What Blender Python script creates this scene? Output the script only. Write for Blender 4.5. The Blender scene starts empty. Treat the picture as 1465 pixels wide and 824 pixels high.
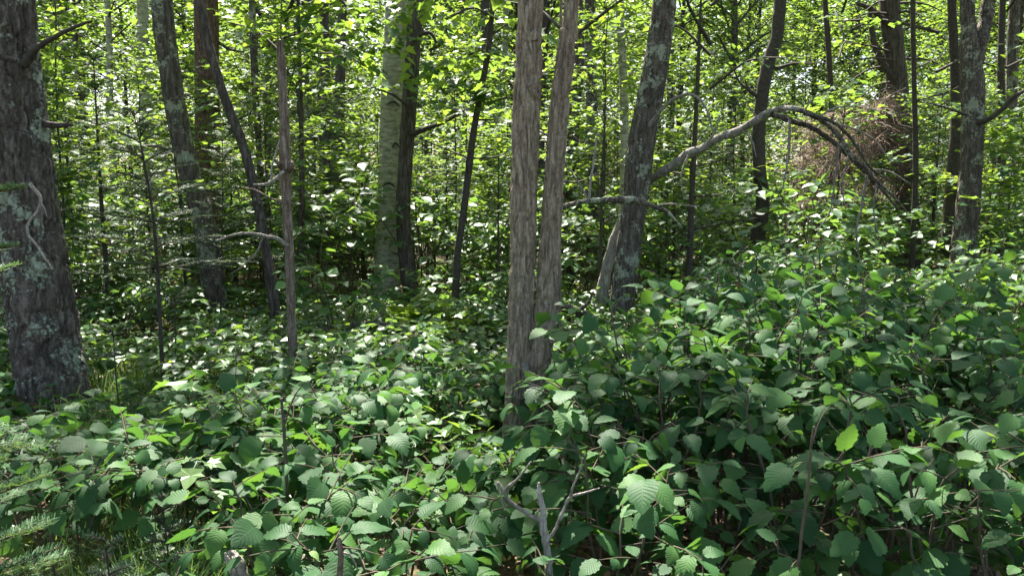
import bpy, math, random
import numpy as np
from mathutils import Vector, Matrix

PI = math.pi
rng = np.random.default_rng(7)
random.seed(7)
sc = bpy.context.scene
col = sc.collection

# ------------------------------------------------------------------ camera
F_PX, PW, PH = 1150.0, 1465.0, 824.0
CAM_H, PITCH = 1.6, math.radians(7.3)
cam_d = bpy.data.cameras.new('camera')
cam_d.sensor_width = 36.0
cam_d.lens = 36.0 * F_PX / PW
cam_d.clip_start, cam_d.clip_end = 0.05, 2000.0
cam = bpy.data.objects.new('camera', cam_d)
cam.location = (0, 0, CAM_H)
cam.rotation_euler = (PI / 2 - PITCH, 0, 0)
col.objects.link(cam)
sc.camera = cam

# ------------------------------------------------------------------ light
SUN_EL, SUN_AZ = math.radians(57), math.radians(-14)      # ahead of the camera, a little left
S = Vector((math.sin(SUN_AZ) * math.cos(SUN_EL), math.cos(SUN_AZ) * math.cos(SUN_EL), math.sin(SUN_EL)))
world = bpy.data.worlds.new('World')
sc.world = world
world.use_nodes = True
wn = world.node_tree
wn.nodes.clear()
sky = wn.nodes.new('ShaderNodeTexSky')
sky.sky_type = 'NISHITA'
sky.sun_disc = False
sky.sun_elevation, sky.sun_rotation = SUN_EL, SUN_AZ
sky.dust_density = 3.0
bg = wn.nodes.new('ShaderNodeBackground')
bg.inputs['Strength'].default_value = 0.10
wo = wn.nodes.new('ShaderNodeOutputWorld')
wn.links.new(sky.outputs[0], bg.inputs[0])
wn.links.new(bg.outputs[0], wo.inputs[0])
sun_d = bpy.data.lights.new('sun', 'SUN')
sun_d.energy = 5.0
sun_d.angle = math.radians(0.53)
sun_d.color = (1.0, 0.95, 0.86)
sun = bpy.data.objects.new('sun', sun_d)
sun.rotation_euler = S.to_track_quat('Z', 'Y').to_euler()
sun.location = (0, 0, 40)
col.objects.link(sun)

sc.view_settings.view_transform = 'Standard'
sc.view_settings.look = 'None'
sc.view_settings.gamma = 1.0
sc.view_settings.exposure = 2.2
sc.render.engine = 'CYCLES'
cy = sc.cycles
cy.max_bounces, cy.diffuse_bounces, cy.glossy_bounces = 4, 3, 1
cy.transmission_bounces, cy.transparent_max_bounces = 4, 2
cy.caustics_reflective = cy.caustics_refractive = False
cy.sample_clamp_indirect = 3.0
cy.use_adaptive_sampling = True
cy.adaptive_threshold = 0.02
cy.use_denoising = True
try:
    cy.denoiser = 'OPENIMAGEDENOISE'
    cy.denoising_input_passes = 'RGB_ALBEDO_NORMAL'
except Exception:
    pass

# ------------------------------------------------------------------ geometry helpers
CP, SP = math.cos(PITCH), math.sin(PITCH)


def at(px, py, D):
    """the point of the place that lies D metres ahead and shows at photo pixel px, py"""
    a, b = (px - PW / 2) / F_PX, (PH / 2 - py) / F_PX
    y, z = CP + b * SP, -SP + b * CP
    s = D / y
    return np.array((a * s, D, CAM_H + z * s))


def mpp(D):
    return D / F_PX


def px_of(x, y, z=0.5):
    d = y * CP - (z - CAM_H) * SP
    return PW / 2 + F_PX * x / d


def py_of(y, z):
    d = y * CP - (z - CAM_H) * SP
    return PH / 2 - F_PX * (y * SP + (z - CAM_H) * CP) / d


def ground(x, y):
    return (0.05 * np.sin(x * 0.9 + 1.3) * np.cos(y * 0.7) + 0.04 * np.sin(x * 2.1 + y * 1.7)
            + 0.12 * np.sin(x * 0.21 + y * 0.17 + 2.0) * np.minimum(1, np.abs(y) / 12))


def norm(v):
    return v / np.maximum(np.linalg.norm(v, axis=-1, keepdims=True), 1e-9)


def _hash(i, j, k, s):
    n = np.sin(i * 127.1 + j * 311.7 + k * 74.7 + s * 53.3) * 43758.5453
    return n - np.floor(n)


def vnoise(p, s=0):
    f = np.floor(p)
    t = p - f
    t = t * t * (3 - 2 * t)
    r = 0
    for a in (0, 1):
        for b in (0, 1):
            for c in (0, 1):
                w = (t[:, 0] if a else 1 - t[:, 0]) * (t[:, 1] if b else 1 - t[:, 1]) * (t[:, 2] if c else 1 - t[:, 2])
                r = r + w * _hash(f[:, 0] + a, f[:, 1] + b, f[:, 2] + c, s)
    return r


class MB:
    """collects vertices and faces, then links them as ONE mesh object"""
    def __init__(self):
        self.v, self.f, self.n = [], [], 0

    def add(self, V, F, m=0):
        V = np.asarray(V, dtype=np.float64).reshape(-1, 3)
        self.v.append(V)
        self.f.append((np.asarray(F, dtype=np.int64) + self.n, m))
        self.n += len(V)

    def mesh(self, name, mats, smooth=True, uv=None):
        me = bpy.data.meshes.new(name)
        V = np.concatenate(self.v)
        me.vertices.add(len(V))
        me.vertices.foreach_set('co', V.astype(np.float32).ravel())
        idx = np.concatenate([f.ravel() for f, _ in self.f])
        tot = np.concatenate([np.full(len(f), f.shape[1]) for f, _ in self.f])
        mi = np.concatenate([np.full(len(f), m) for f, m in self.f])
        st = np.concatenate([[0], np.cumsum(tot)[:-1]])
        me.loops.add(len(idx))
        me.loops.foreach_set('vertex_index', idx.astype(np.int32))
        me.polygons.add(len(tot))
        me.polygons.foreach_set('loop_start', st.astype(np.int32))
        me.polygons.foreach_set('material_index', mi.astype(np.int32))
        me.polygons.foreach_set('use_smooth', np.full(len(tot), bool(smooth)))
        if uv is not None:
            l = me.uv_layers.new(name='uv')
            l.data.foreach_set('uv', np.asarray(uv)[idx].astype(np.float32).ravel())
        for m in mats if isinstance(mats, (list, tuple)) else [mats]:
            me.materials.append(m)
        me.update(calc_edges=True)
        me.validate()
        return me

    def build(self, name, mats, parent=None, smooth=True, uv=None):
        return link(name, self.mesh(name, mats, smooth, uv), parent)


def link(name, me, parent=None):
    o = bpy.data.objects.new(name, me)
    col.objects.link(o)
    if parent is not None:
        o.parent = parent
    return o


def thing(name, label, cat, loc=(0, 0, 0), rz=0.0, group=None, scale=1.0):
    o = bpy.data.objects.new(name, None)
    o.empty_display_size = 0.1
    col.objects.link(o)
    o.location = tuple(float(q) for q in loc)
    o.rotation_euler = (0, 0, rz)
    o.scale = (scale, scale, scale)
    tag(o, label, cat, group)
    return o


def tag(o, label=None, cat=None, group=None, kind=None):
    if label:
        o['label'] = label
    if cat:
        o['category'] = cat
    if group:
        o['group'] = group
    if kind:
        o['kind'] = kind
    return o


def copy_thing(root, loc, rz, scale, label=None):
    r = root.copy()
    col.objects.link(r)
    r.location, r.rotation_euler, r.scale = tuple(float(q) for q in loc), (0, 0, rz), (scale, scale, scale)
    if label:
        r['label'] = label
    for ch in KIDS.get(root.name, []):
        c = ch.copy()
        col.objects.link(c)
        c.parent = r
    return r


KIDS = {}


def spline(P, n):
    """Catmull-Rom through the rows of P (any columns)"""
    P = np.asarray(P, dtype=float)
    if len(P) == 2:
        t = np.linspace(0, 1, n)[:, None]
        return P[0] * (1 - t) + P[1] * t
    Q = np.vstack([2 * P[0] - P[1], P, 2 * P[-1] - P[-2]])
    u = np.linspace(0, len(P) - 1 - 1e-6, n)
    i = u.astype(int)
    t = (u - i)[:, None]
    a, b, c, d = Q[i], Q[i + 1], Q[i + 2], Q[i + 3]
    return 0.5 * (2 * b + (c - a) * t + (2 * a - 5 * b + 4 * c - d) * t ** 2 + (3 * b - a - 3 * c + d) * t ** 3)


def frames(P):
    T = norm(np.gradient(P, axis=0))
    m = norm(T.mean(axis=0))
    ref = np.array((1.0, 0, 0)) if abs(m[0]) < 0.8 else np.array((0, 1.0, 0))
    A = norm(np.cross(T, ref))
    B = np.cross(T, A)
    return T, A, B


def tube(mb, P, R, sides=8, m=0, cap=True):
    P = np.asarray(P, float)
    R = np.broadcast_to(np.asarray(R, float), (len(P),))
    _, A, B = frames(P)
    th = np.arange(sides) * 2 * PI / sides
    V = P[:, None] + R[:, None, None] * (A[:, None] * np.cos(th)[None, :, None] + B[:, None] * np.sin(th)[None, :, None])
    n = len(P)
    i, j = np.meshgrid(np.arange(n - 1), np.arange(sides), indexing='ij')
    k = (j + 1) % sides
    Fq = np.stack([i * sides + j, i * sides + k, (i + 1) * sides + k, (i + 1) * sides + j], -1).reshape(-1, 4)
    mb.add(V.reshape(-1, 3), Fq, m)
    if cap:
        mb.add(V[-1], [list(range(sides))], m)


def bark_tube(mb, P, R, sides, depth, kx, kz, seed, flare=0.0, flare_h=0.35, sharp=1.0, m=0):
    """a trunk whose furrows and ridges are real relief"""
    P = np.asarray(P, float)
    _, A, B = frames(P)
    n = len(P)
    th = np.arange(sides) * 2 * PI / sides
    L = np.concatenate([[0], np.cumsum(np.linalg.norm(np.diff(P, axis=0), axis=1))])
    Lg, Tg = np.meshgrid(L, th, indexing='ij')
    Rg = np.repeat(np.asarray(R)[:, None], sides, 1)
    r0 = float(np.mean(R))
    q = np.stack([np.cos(Tg) * r0 * kx, np.sin(Tg) * r0 * kx, Lg * kz], -1).reshape(-1, 3)
    w = np.stack([vnoise(q * [0.5, 0.5, 1.3] + 9, seed + 5), vnoise(q * [0.5, 0.5, 1.3] + 31, seed + 6), 0 * q[:, 0]], -1)
    q2 = q + (w - 0.5) * 1.6
    a = 1 - np.abs(2 * vnoise(q2, seed) - 1)
    b = 1 - np.abs(2 * vnoise(q2 * [1.9, 1.9, 1.5] + 17, seed + 1) - 1)
    c = vnoise(q * [4, 4, 9], seed + 2)
    h = -(np.clip(a, 0, 1) ** 5) * 1.0 - 0.5 * b ** 5 + 0.3 * (c - 0.5)
    low = vnoise(q * [0.16, 0.16, 0.2], seed + 3) - 0.5
    Rr = Rg * (1 + 0.10 * low.reshape(n, sides) * .7) + (h * depth).reshape(n, sides)
    if flare:
        lob = 1 + 0.3 * np.sin(Tg * 4 + seed) + 0.2 * np.sin(Tg * 7 + 2 * seed)
        Rr = Rr + flare * np.exp(-Lg / flare_h) * np.clip(lob, 0.2, None)
    V = P[:, None] + Rr[..., None] * (A[:, None] * np.cos(th)[None, :, None] + B[:, None] * np.sin(th)[None, :, None])
    i, j = np.meshgrid(np.arange(n - 1), np.arange(sides), indexing='ij')
    k = (j + 1) % sides
    mb.add(V.reshape(-1, 3), np.stack([i * sides + j, i * sides + k, (i + 1) * sides + k, (i + 1) * sides + j], -1).reshape(-1, 4), m)


def place_many(mb, pv, pf, pos, d, nrm, size, m=0, wid=None):
    """copies of a small leaf shape (y = along, z = normal) at many places, into one mesh"""
    d = norm(d)
    x = norm(np.cross(d, nrm))
    z = np.cross(x, d)
    sx = size if wid is None else size * wid
    V = (pos[:, None] + pv[None, :, 0:1] * (x * sx[:, None])[:, None] + pv[None, :, 1:2] * (d * size[:, None])[:, None]
         + pv[None, :, 2:3] * (z * size[:, None])[:, None])
    k = len(pv)
    Fa = pf[None] + (np.arange(len(pos)) * k)[:, None, None]
    mb.add(V.reshape(-1, 3), Fa.reshape(-1, pf.shape[1]), m)


# small leaf shapes: (x across, y along, z)
LEAF8_V = np.array([(0, 0, 0), (-.3, .22, .05), (.3, .22, .05), (0, .35, -.03), (-.36, .5, .06), (.36, .5, .06), (-.2, .78, .0), (.2, .78, .0), (0, .7, -.06), (0, 1.02, -.15)])
LEAF8_F = np.array([(0, 3, 1), (0, 2, 3), (1, 3, 4), (2, 5, 3), (3, 8, 4), (3, 5, 8), (4, 8, 6), (5, 7, 8), (6, 8, 9), (7, 9, 8)])
LEAF4_V = np.array([(0, 0, 0), (-.36, .45, .07), (.36, .45, .07), (0, .5, -.03), (0, 1.0, -.12)])
LEAF4_F = np.array([(0, 3, 1), (0, 2, 3), (1, 3, 4), (2, 4, 3)])
LEAF2_V = np.array([(0, 0, 0), (-.38, .48, .06), (.38, .48, .06), (0, 1.0, -.05)])
LEAF2_F = np.array([(0, 2, 1), (1, 2, 3)])
# five-lobed leaf
_ml = [(0, 0), (.16, .04), (.42, .02), (.34, .2), (.56, .46), (.27, .44), (.24, .62), (0, 1.0), (-.24, .62), (-.27, .44), (-.56, .46), (-.34, .2), (-.42, .02), (-.16, .04)]
MAPLE_V = np.array([(0, .3, -.04)] + [(x, y, .10 * abs(x) - .10 * y * y) for x, y in _ml])
MAPLE_F = np.array([(0, i + 1, (i + 1) % len(_ml) + 1) for i in range(len(_ml))])


# ------------------------------------------------------------------ materials
def mat(name):
    m = bpy.data.materials.new(name)
    m.use_nodes = True
    nt = m.node_tree
    nt.nodes.clear()
    return m, nt, (lambda t, **k: _node(nt, t, k))


def _node(nt, t, k):
    n = nt.nodes.new('ShaderNode' + t)
    for a, b in k.items():
        setattr(n, a, b)
    return n


def ramp(N, stops):
    r = N('ValToRGB')
    e = r.color_ramp.elements
    while len(e) > 1:
        e.remove(e[-1])
    e[0].position, e[0].color = stops[0][0], (*stops[0][1], 1)
    for p, c in stops[1:]:
        q = e.new(p)
        q.color = (*c, 1)
    return r


def leaf_mat(name, c0, c1, c2, trans, tmix, rough=0.42, island=True, veins=False, spec=0.5):
    """c0..c2: the leaf's own green from leaf to leaf; trans: what shines through it"""
    m, nt, N = mat(name)
    L = nt.links.new
    out, mix = N('OutputMaterial'), N('MixShader')
    p, tr = N('BsdfPrincipled'), N('BsdfTranslucent')
    if island:
        rnd = N('NewGeometry').outputs['Random Per Island']
    else:
        rnd = N('ObjectInfo').outputs['Random']
    r = ramp(N, [(0.0, c0), (0.5, c1), (0.97, c2), (1.0, tuple(min(1, q * 1.5) for q in c2))])
    L(rnd, r.inputs[0])
    colr = r.outputs[0]
    if veins:
        tcx = N('TexCoord')
        blot = N('TexNoise')
        blot.inputs['Scale'].default_value = 30
        L(tcx.outputs['Object'], blot.inputs['Vector'])
        mx = N('MixRGB', blend_type='MULTIPLY')
        mx.inputs[0].default_value = 0.35
        L(colr, mx.inputs[1])
        L(blot.outputs[0], mx.inputs[2])
        g = N('MixRGB', blend_type='ADD')
        g.inputs[0].default_value = 0.12
        L(mx.outputs[0], g.inputs[1])
        L(colr, g.inputs[2])
        colr = g.outputs[0]
    if veins:
        uv = N('UVMap')
        sx = N('SeparateXYZ')
        L(uv.outputs[0], sx.inputs[0])
        ab = N('Math', operation='ABSOLUTE')
        L(sx.outputs[0], ab.inputs[0])
        a = N('Math', operation='MULTIPLY')
        a.inputs[1].default_value = 2.6
        L(ab.outputs[0], a.inputs[0])
        v = N('Math', operation='MULTIPLY')
        v.inputs[1].default_value = 9.0
        L(sx.outputs[1], v.inputs[0])
        d = N('Math', operation='SUBTRACT')
        L(v.outputs[0], d.inputs[0])
        L(a.outputs[0], d.inputs[1])
        pp = N('Math', operation='PINGPONG')
        pp.inputs[1].default_value = 0.5
        L(d.outputs[0], pp.inputs[0])
        mr = N('Math', operation='MULTIPLY')
        mr.inputs[1].default_value = 6.0
        L(ab.outputs[0], mr.inputs[0])
        mn = N('Math', operation='MINIMUM')
        L(pp.outputs[0], mn.inputs[0])
        L(mr.outputs[0], mn.inputs[1])
        vr = ramp(N, [(0.0, (1, 1, 1)), (0.12, (0, 0, 0))])
        L(mn.outputs[0], vr.inputs[0])
        vm = N('MixRGB')
        vm.blend_type = 'MIX'
        vc = N('MixRGB', blend_type='ADD')
        vc.inputs[0].default_value = 1
        vc.inputs[2].default_value = (0.035, 0.05, 0.015, 1)
        L(colr, vc.inputs[1])
        L(vr.outputs[0], vm.inputs[0])
        L(colr, vm.inputs[1])
        L(vc.outputs[0], vm.inputs[2])
        colr = vm.outputs[0]
        bp = N('Bump')
        bp.inputs['Strength'].default_value = 0.35
        bp.inputs['Distance'].default_value = 0.003
        L(mn.outputs[0], bp.inputs['Height'])
        L(bp.outputs[0], p.inputs['Normal'])
    L(colr, p.inputs['Base Color'])
    p.inputs['Roughness'].default_value = rough
    p.inputs['Specular IOR Level'].default_value = spec
    tm = N('MixRGB', blend_type='MULTIPLY')
    tm.inputs[0].default_value = 1
    sca = N('MixRGB', blend_type='MULTIPLY')
    tm.inputs[2].default_value = (*trans, 1)
    tv = ramp(N, [(0.0, (.75, .8, .8)), (0.6, (1, 1, 1)), (1.0, (1.25, 1.1, .8))])
    L(rnd, tv.inputs[0])
    L(tv.outputs[0], tm.inputs[1])
    L(tm.outputs[0], tr.inputs['Color'])
    mix.inputs[0].default_value = tmix
    L(p.outputs[0], mix.inputs[1])
    L(tr.outputs[0], mix.inputs[2])
    L(mix.outputs[0], out.inputs[0])
    return m


def bark_mat(name, dark, mid, light, scale=(14, 14, 2.2), bump=0.012, lichen=0.0, lichen_col=(.36, .385, .29), rough=0.9, fine=60, bstr=0.9, lscale=5.0):
    m, nt, N = mat(name)
    L = nt.links.new
    out, p = N('OutputMaterial'), N('BsdfPrincipled')
    tc = N('TexCoord')
    mp = N('Mapping')
    mp.inputs['Scale'].default_value = scale
    L(tc.outputs['Object'], mp.inputs[0])
    n1 = N('TexNoise')
    n1.inputs['Scale'].default_value = 1.6
    n1.inputs['Detail'].default_value = 5
    n1.inputs['Distortion'].default_value = 0.6
    L(mp.outputs[0], n1.inputs['Vector'])
    v1 = N('TexVoronoi')
    v1.feature = 'DISTANCE_TO_EDGE'
    v1.inputs['Scale'].default_value = 1.7
    wv = N('MixRGB')
    wv.blend_type = 'ADD'
    wv.inputs[0].default_value = 0.5
    L(mp.outputs[0], wv.inputs[1])
    L(n1.outputs[1], wv.inputs[2])
    L(wv.outputs[0], v1.inputs['Vector'])
    n2 = N('TexNoise')
    n2.inputs['Scale'].default_value = fine
    n2.inputs['Detail'].default_value = 3
    L(tc.outputs['Object'], n2.inputs['Vector'])
    r = ramp(N, [(0.36, dark), (0.5, mid), (0.64, light)])
    nm = N('Math', operation='MULTIPLY_ADD')
    nm.inputs[1].default_value = 0.3
    L(n2.outputs[0], nm.inputs[0])
    ns = N('Math', operation='MULTIPLY_ADD')
    ns.inputs[1].default_value = 0.7
    ns.inputs[2].default_value = 0.0
    L(n1.outputs[0], ns.inputs[0])
    L(ns.outputs[0], nm.inputs[2])
    L(nm.outputs[0], r.inputs[0])
    c = r.outputs[0]
    hmix = N('Math', operation='MULTIPLY_ADD')
    vr = ramp(N, [(0.0, (0, 0, 0)), (0.25, (1, 1, 1))])
    L(v1.outputs['Distance'], vr.inputs[0])
    hmix.inputs[1].default_value = 0.7
    L(vr.outputs[0], hmix.inputs[0])
    L(n1.outputs[0], hmix.inputs[2])
    h2 = N('Math', operation='MULTIPLY_ADD')
    h2.inputs[1].default_value = 0.25
    L(n2.outputs[0], h2.inputs[0])
    L(hmix.outputs[0], h2.inputs[2])
    if lichen > 0:
        ln = N('TexNoise')
        ln.inputs['Scale'].default_value = lscale
        ln.inputs['Detail'].default_value = 6
        ln.inputs['Roughness'].default_value = 0.65
        L(tc.outputs['Object'], ln.inputs['Vector'])
        lr = ramp(N, [(1 - lichen - 0.06, (0, 0, 0)), (1 - lichen + 0.01, (1, 1, 1))])
        ln2 = N('TexVoronoi')
        ln2.inputs['Scale'].default_value = 45
        L(tc.outputs['Object'], ln2.inputs['Vector'])
        sub = N('Math', operation='MULTIPLY_ADD')
        sub.inputs[1].default_value = -0.16
        L(ln2.outputs['Distance'], sub.inputs[0])
        L(ln.outputs[0], sub.inputs[2])
        ad = N('Math', operation='ADD')
        ad.inputs[1].default_value = 0.06
        L(sub.outputs[0], ad.inputs[0])
        L(ad.outputs[0], lr.inputs[0])
        lc = ramp(N, [(0.3, tuple(q * .7 for q in lichen_col)), (0.7, lichen_col)])
        L(n2.outputs[0], lc.inputs[0])
        mx = N('MixRGB')
        L(lr.outputs[0], mx.inputs[0])
        L(c, mx.inputs[1])
        L(lc.outputs[0], mx.inputs[2])
        c = mx.outputs[0]
    L(c, p.inputs['Base Color'])
    p.inputs['Roughness'].default_value = rough
    p.inputs['Specular IOR Level'].default_value = 0.2
    b = N('Bump')
    b.inputs['Strength'].default_value = bstr
    b.inputs['Distance'].default_value = bump
    L(h2.outputs[0], b.inputs['Height'])
    L(b.outputs[0], p.inputs['Normal'])
    L(p.outputs[0], out.inputs[0])
    return m


def plain_mat(name, c0, c1, rough=0.85, scale=20, stretch=(1, 1, 1)):
    m, nt, N = mat(name)
    L = nt.links.new
    out, p, tc, mp, n = N('OutputMaterial'), N('BsdfPrincipled'), N('TexCoord'), N('Mapping'), N('TexNoise')
    mp.inputs['Scale'].default_value = stretch
    n.inputs['Scale'].default_value = scale
    n.inputs['Detail'].default_value = 5
    L(tc.outputs['Object'], mp.inputs[0])
    L(mp.outputs[0], n.inputs['Vector'])
    r = ramp(N, [(0.3, c0), (0.7, c1)])
    L(n.outputs[0], r.inputs[0])
    L(r.outputs[0], p.inputs['Base Color'])
    p.inputs['Roughness'].default_value = rough
    p.inputs['Specular IOR Level'].default_value = 0.25
    b = N('Bump')
    b.inputs['Strength'].default_value = 0.6
    b.inputs['Distance'].default_value = 0.004
    L(n.outputs[0], b.inputs['Height'])
    L(b.outputs[0], p.inputs['Normal'])
    L(p.outputs[0], out.inputs[0])
    return m


M = {}
M['hazel'] = leaf_mat('hazel_leaf', (.018, .060, .022), (.032, .098, .031), (.066, .150, .040), (.11, .25, .035), 0.34, 0.56, island=False, veins=True, spec=.22)
M['hazel_young'] = leaf_mat('hazel_leaf_young', (.065, .15, .03), (.085, .18, .035), (.11, .20, .04), (.20, .33, .04), 0.38, 0.5, island=False, veins=True)
M['hazel_brown'] = leaf_mat('hazel_leaf_browned', (.11, .085, .04), (.15, .085, .04), (.09, .11, .04), (.20, .14, .05), 0.30, 0.55, island=False, veins=True)
M['shrub'] = leaf_mat('shrub_leaf', (.036, .092, .034), (.060, .140, .044), (.100, .195, .056), (.18, .32, .045), 0.40, 0.42)  # greens lightened to stand in for sun on the leaf tops
M['maple'] = leaf_mat('sapling_leaf', (.030, .080, .028), (.048, .114, .036), (.078, .155, .042), (.24, .37, .045), 0.46, 0.52, spec=.3)
M['oak'] = leaf_mat('canopy_leaf', (.032, .082, .026), (.048, .112, .03), (.075, .150, .035), (.19, .32, .045), 0.43, 0.50, spec=.3)
M['far'] = leaf_mat('woodland_leaf', (.040, .095, .03), (.062, .132, .034), (.095, .175, .040), (.27, .38, .06), 0.46, 0.6, spec=.2)
M['herb'] = leaf_mat('herb_leaf', (.045, .10, .03), (.07, .145, .035), (.11, .19, .04), (.26, .38, .04), 0.40, 0.42)  # sunlit paleness of the low leaves is part of these greens
M['grass'] = leaf_mat('grass_blade', (.045, .105, .028), (.065, .14, .035), (.11, .18, .05), (.18, .29, .05), 0.38, 0.5, spec=.25)
M['fern'] = leaf_mat('fern_frond', (.07, .15, .03), (.09, .19, .035), (.12, .22, .04), (.28, .42, .04), 0.42, 0.5)
M['seedling'] = leaf_mat('seedling_leaf', (.06, .13, .035), (.08, .165, .04), (.11, .20, .045), (.20, .34, .04), 0.40, 0.45, island=False)
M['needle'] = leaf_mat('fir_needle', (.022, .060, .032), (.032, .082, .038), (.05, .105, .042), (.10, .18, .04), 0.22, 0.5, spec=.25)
M['needle_bright'] = leaf_mat('fir_needle_bright', (.030, .078, .034), (.042, .102, .04), (.062, .130, .045), (.12, .21, .045), 0.25, 0.55, spec=.2)  # a lighter green than the other fir needles
M['litter'] = leaf_mat('dead_leaf', (.12, .07, .04), (.20, .125, .075), (.30, .21, .14), (.25, .15, .07), 0.2, 0.7)
M['oakbark'] = bark_mat('oak_bark', (.040, .031, .025), (.080, .064, .052), (.165, .138, .115), (20, 20, 4), 0.008, 0.42, (.33, .36, .27), bstr=0.7, lscale=4.2)
M['twinbark'] = bark_mat('twin_tree_bark', (.125, .092, .065), (.240, .182, .130), (.39, .305, .225), (34, 34, 5), 0.006, 0.0, bstr=0.7)
M['brown'] = bark_mat('brown_bark', (.040, .031, .025), (.080, .064, .052), (.15, .125, .105), (22, 22, 4), 0.014, 0.30)
M['lichened'] = bark_mat('lichened_bark', (.048, .038, .030), (.095, .077, .062), (.18, .150, .125), (22, 22, 5), 0.014, 0.425, (.34, .355, .265), lscale=6)
M['archbark'] = bark_mat('arched_stem_bark', (.14, .12, .10), (.25, .22, .19), (.38, .35, .30), (22, 22, 6), 0.008, 0.34, (.36, .38, .31), lscale=7)
M['pine'] = bark_mat('pine_bark', (.07, .042, .030), (.135, .085, .062), (.23, .16, .125), (20, 20, 7), 0.02, 0.0)
M['aspen'] = bark_mat('aspen_bark', (.15, .14, .09), (.29, .278, .19), (.42, .40, .29), (5, 5, 16), 0.006, 0.0, fine=22, bstr=0.5)
M['snag'] = bark_mat('snag_wood', (.10, .065, .047), (.19, .135, .105), (.33, .26, .21), (40, 40, 5), 0.008, 0.30, (.30, .30, .24))
M['dead'] = bark_mat('dead_twig', (.12, .10, .085), (.20, .175, .15), (.33, .29, .26), (40, 40, 12), 0.004, 0.25)
M['bleached'] = bark_mat('bleached_wood', (.17, .14, .12), (.30, .26, .23), (.46, .42, .38), (60, 60, 6), 0.005, 0.0)
M['brush'] = bark_mat('dead_brush', (.17, .12, .095), (.28, .20, .165), (.42, .33, .28), (20, 20, 8), 0.003, 0.0)
M['stem'] = plain_mat('shrub_stem', (.06, .048, .032), (.12, .092, .062), scale=30)
M['twig'] = plain_mat('dark_twig', (.035, .028, .022), (.08, .065, .052), scale=30)
M['frond_stalk'] = plain_mat('green_stalk', (.06, .09, .03), (.10, .13, .04), scale=30)

# ground: leaf litter and soil
m, nt, N = mat('forest_floor')
out, p, tc = N('OutputMaterial'), N('BsdfPrincipled'), N('TexCoord')
n1, n2, v1 = N('TexNoise'), N('TexNoise'), N('TexVoronoi')
n1.inputs['Scale'].default_value, n1.inputs['Detail'].default_value = 1.3, 6
n2.inputs['Scale'].default_value, n2.inputs['Detail'].default_value = 30, 5
v1.inputs['Scale'].default_value = 18
for q in (n1, n2, v1):
    nt.links.new(tc.outputs['Object'], q.inputs['Vector'])
r1 = ramp(N, [(0.3, (.045, .033, .022)), (0.5, (.10, .07, .045)), (0.75, (.19, .13, .085))])
nt.links.new(n2.outputs[0], r1.inputs[0])
gr = ramp(N, [(0.45, (0, 0, 0)), (0.62, (1, 1, 1))])
nt.links.new(n1.outputs[0], gr.inputs[0])
mx = N('MixRGB')
nt.links.new(gr.outputs[0], mx.inputs[0])
nt.links.new(r1.outputs[0], mx.inputs[1])
mx.inputs[2].default_value = (.045, .075, .022, 1)
nt.links.new(mx.outputs[0], p.inputs['Base Color'])
p.inputs['Roughness'].default_value = 0.95
p.inputs['Specular IOR Level'].default_value = 0.15
b = N('Bump')
b.inputs['Distance'].default_value = 0.03
nt.links.new(v1.outputs['Distance'], b.inputs['Height'])
nt.links.new(b.outputs[0], p.inputs['Normal'])
nt.links.new(p.outputs[0], out.inputs[0])
M['floor'] = m

# ------------------------------------------------------------------ the ground
xs = np.concatenate([[-400, -200, -100, -60], np.arange(-40, 40.1, 0.8), [60, 100, 200, 400]])
ys = np.concatenate([[-300, -120, -50, -20], np.arange(-10, 50.1, 0.6), [70, 110, 220, 500]])
gx, gy = np.meshgrid(xs, ys, indexing='ij')
mb = MB()
nI, nJ = gx.shape
i, j = np.meshgrid(np.arange(nI - 1), np.arange(nJ - 1), indexing='ij')
mb.add(np.stack([gx, gy, ground(gx, gy)], -1).reshape(-1, 3),
       np.stack([i * nJ + j, (i + 1) * nJ + j, (i + 1) * nJ + j + 1, i * nJ + j + 1], -1).reshape(-1, 4))
tag(mb.build('ground', M['floor']), 'forest floor of brown leaf litter and soil', 'ground', kind='structure')


# ------------------------------------------------------------------ foliage generators
def rand_normals(n, tilt, r=rng):
    v = np.stack([r.normal(0, tilt, n), r.normal(0, tilt, n), np.ones(n)], -1)
    return norm(v)


def leaf_twig(r, P, step, size, droop, tilt, side=0.9, size_sd=0.2, start=0.15):
    """alternate leaves along the twig polyline P -> pos, dir, normal, size"""
    seg = np.linalg.norm(np.diff(P, axis=0), axis=1)
    L = seg.sum()
    n = max(2, int(L * (1 - start) / step))
    t = np.linspace(start, 1, n)
    c = np.concatenate([[0], np.cumsum(seg)]) / L
    pos = np.stack([np.interp(t, c, P[:, k]) for k in range(3)], -1)
    T = norm(P[-1] - P[0])
    sd = norm(np.cross(T, np.array((0, 0, 1.0))))
    sg = np.where(np.arange(n) % 2 == 0, 1.0, -1.0)[:, None]
    d = T[None] * 0.7 + sd[None] * sg * side * r.uniform(.7, 1.3, (n, 1)) + r.normal(0, .18, (n, 3))
    d[-1] = T
    d = norm(d)
    d[:, 2] -= droop * r.uniform(.4, 1.5, n)
    nr = rand_normals(n, tilt, r)
    return pos, norm(d), nr, size * np.clip(r.normal(1, size_sd, n), .5, 1.5)


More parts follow.
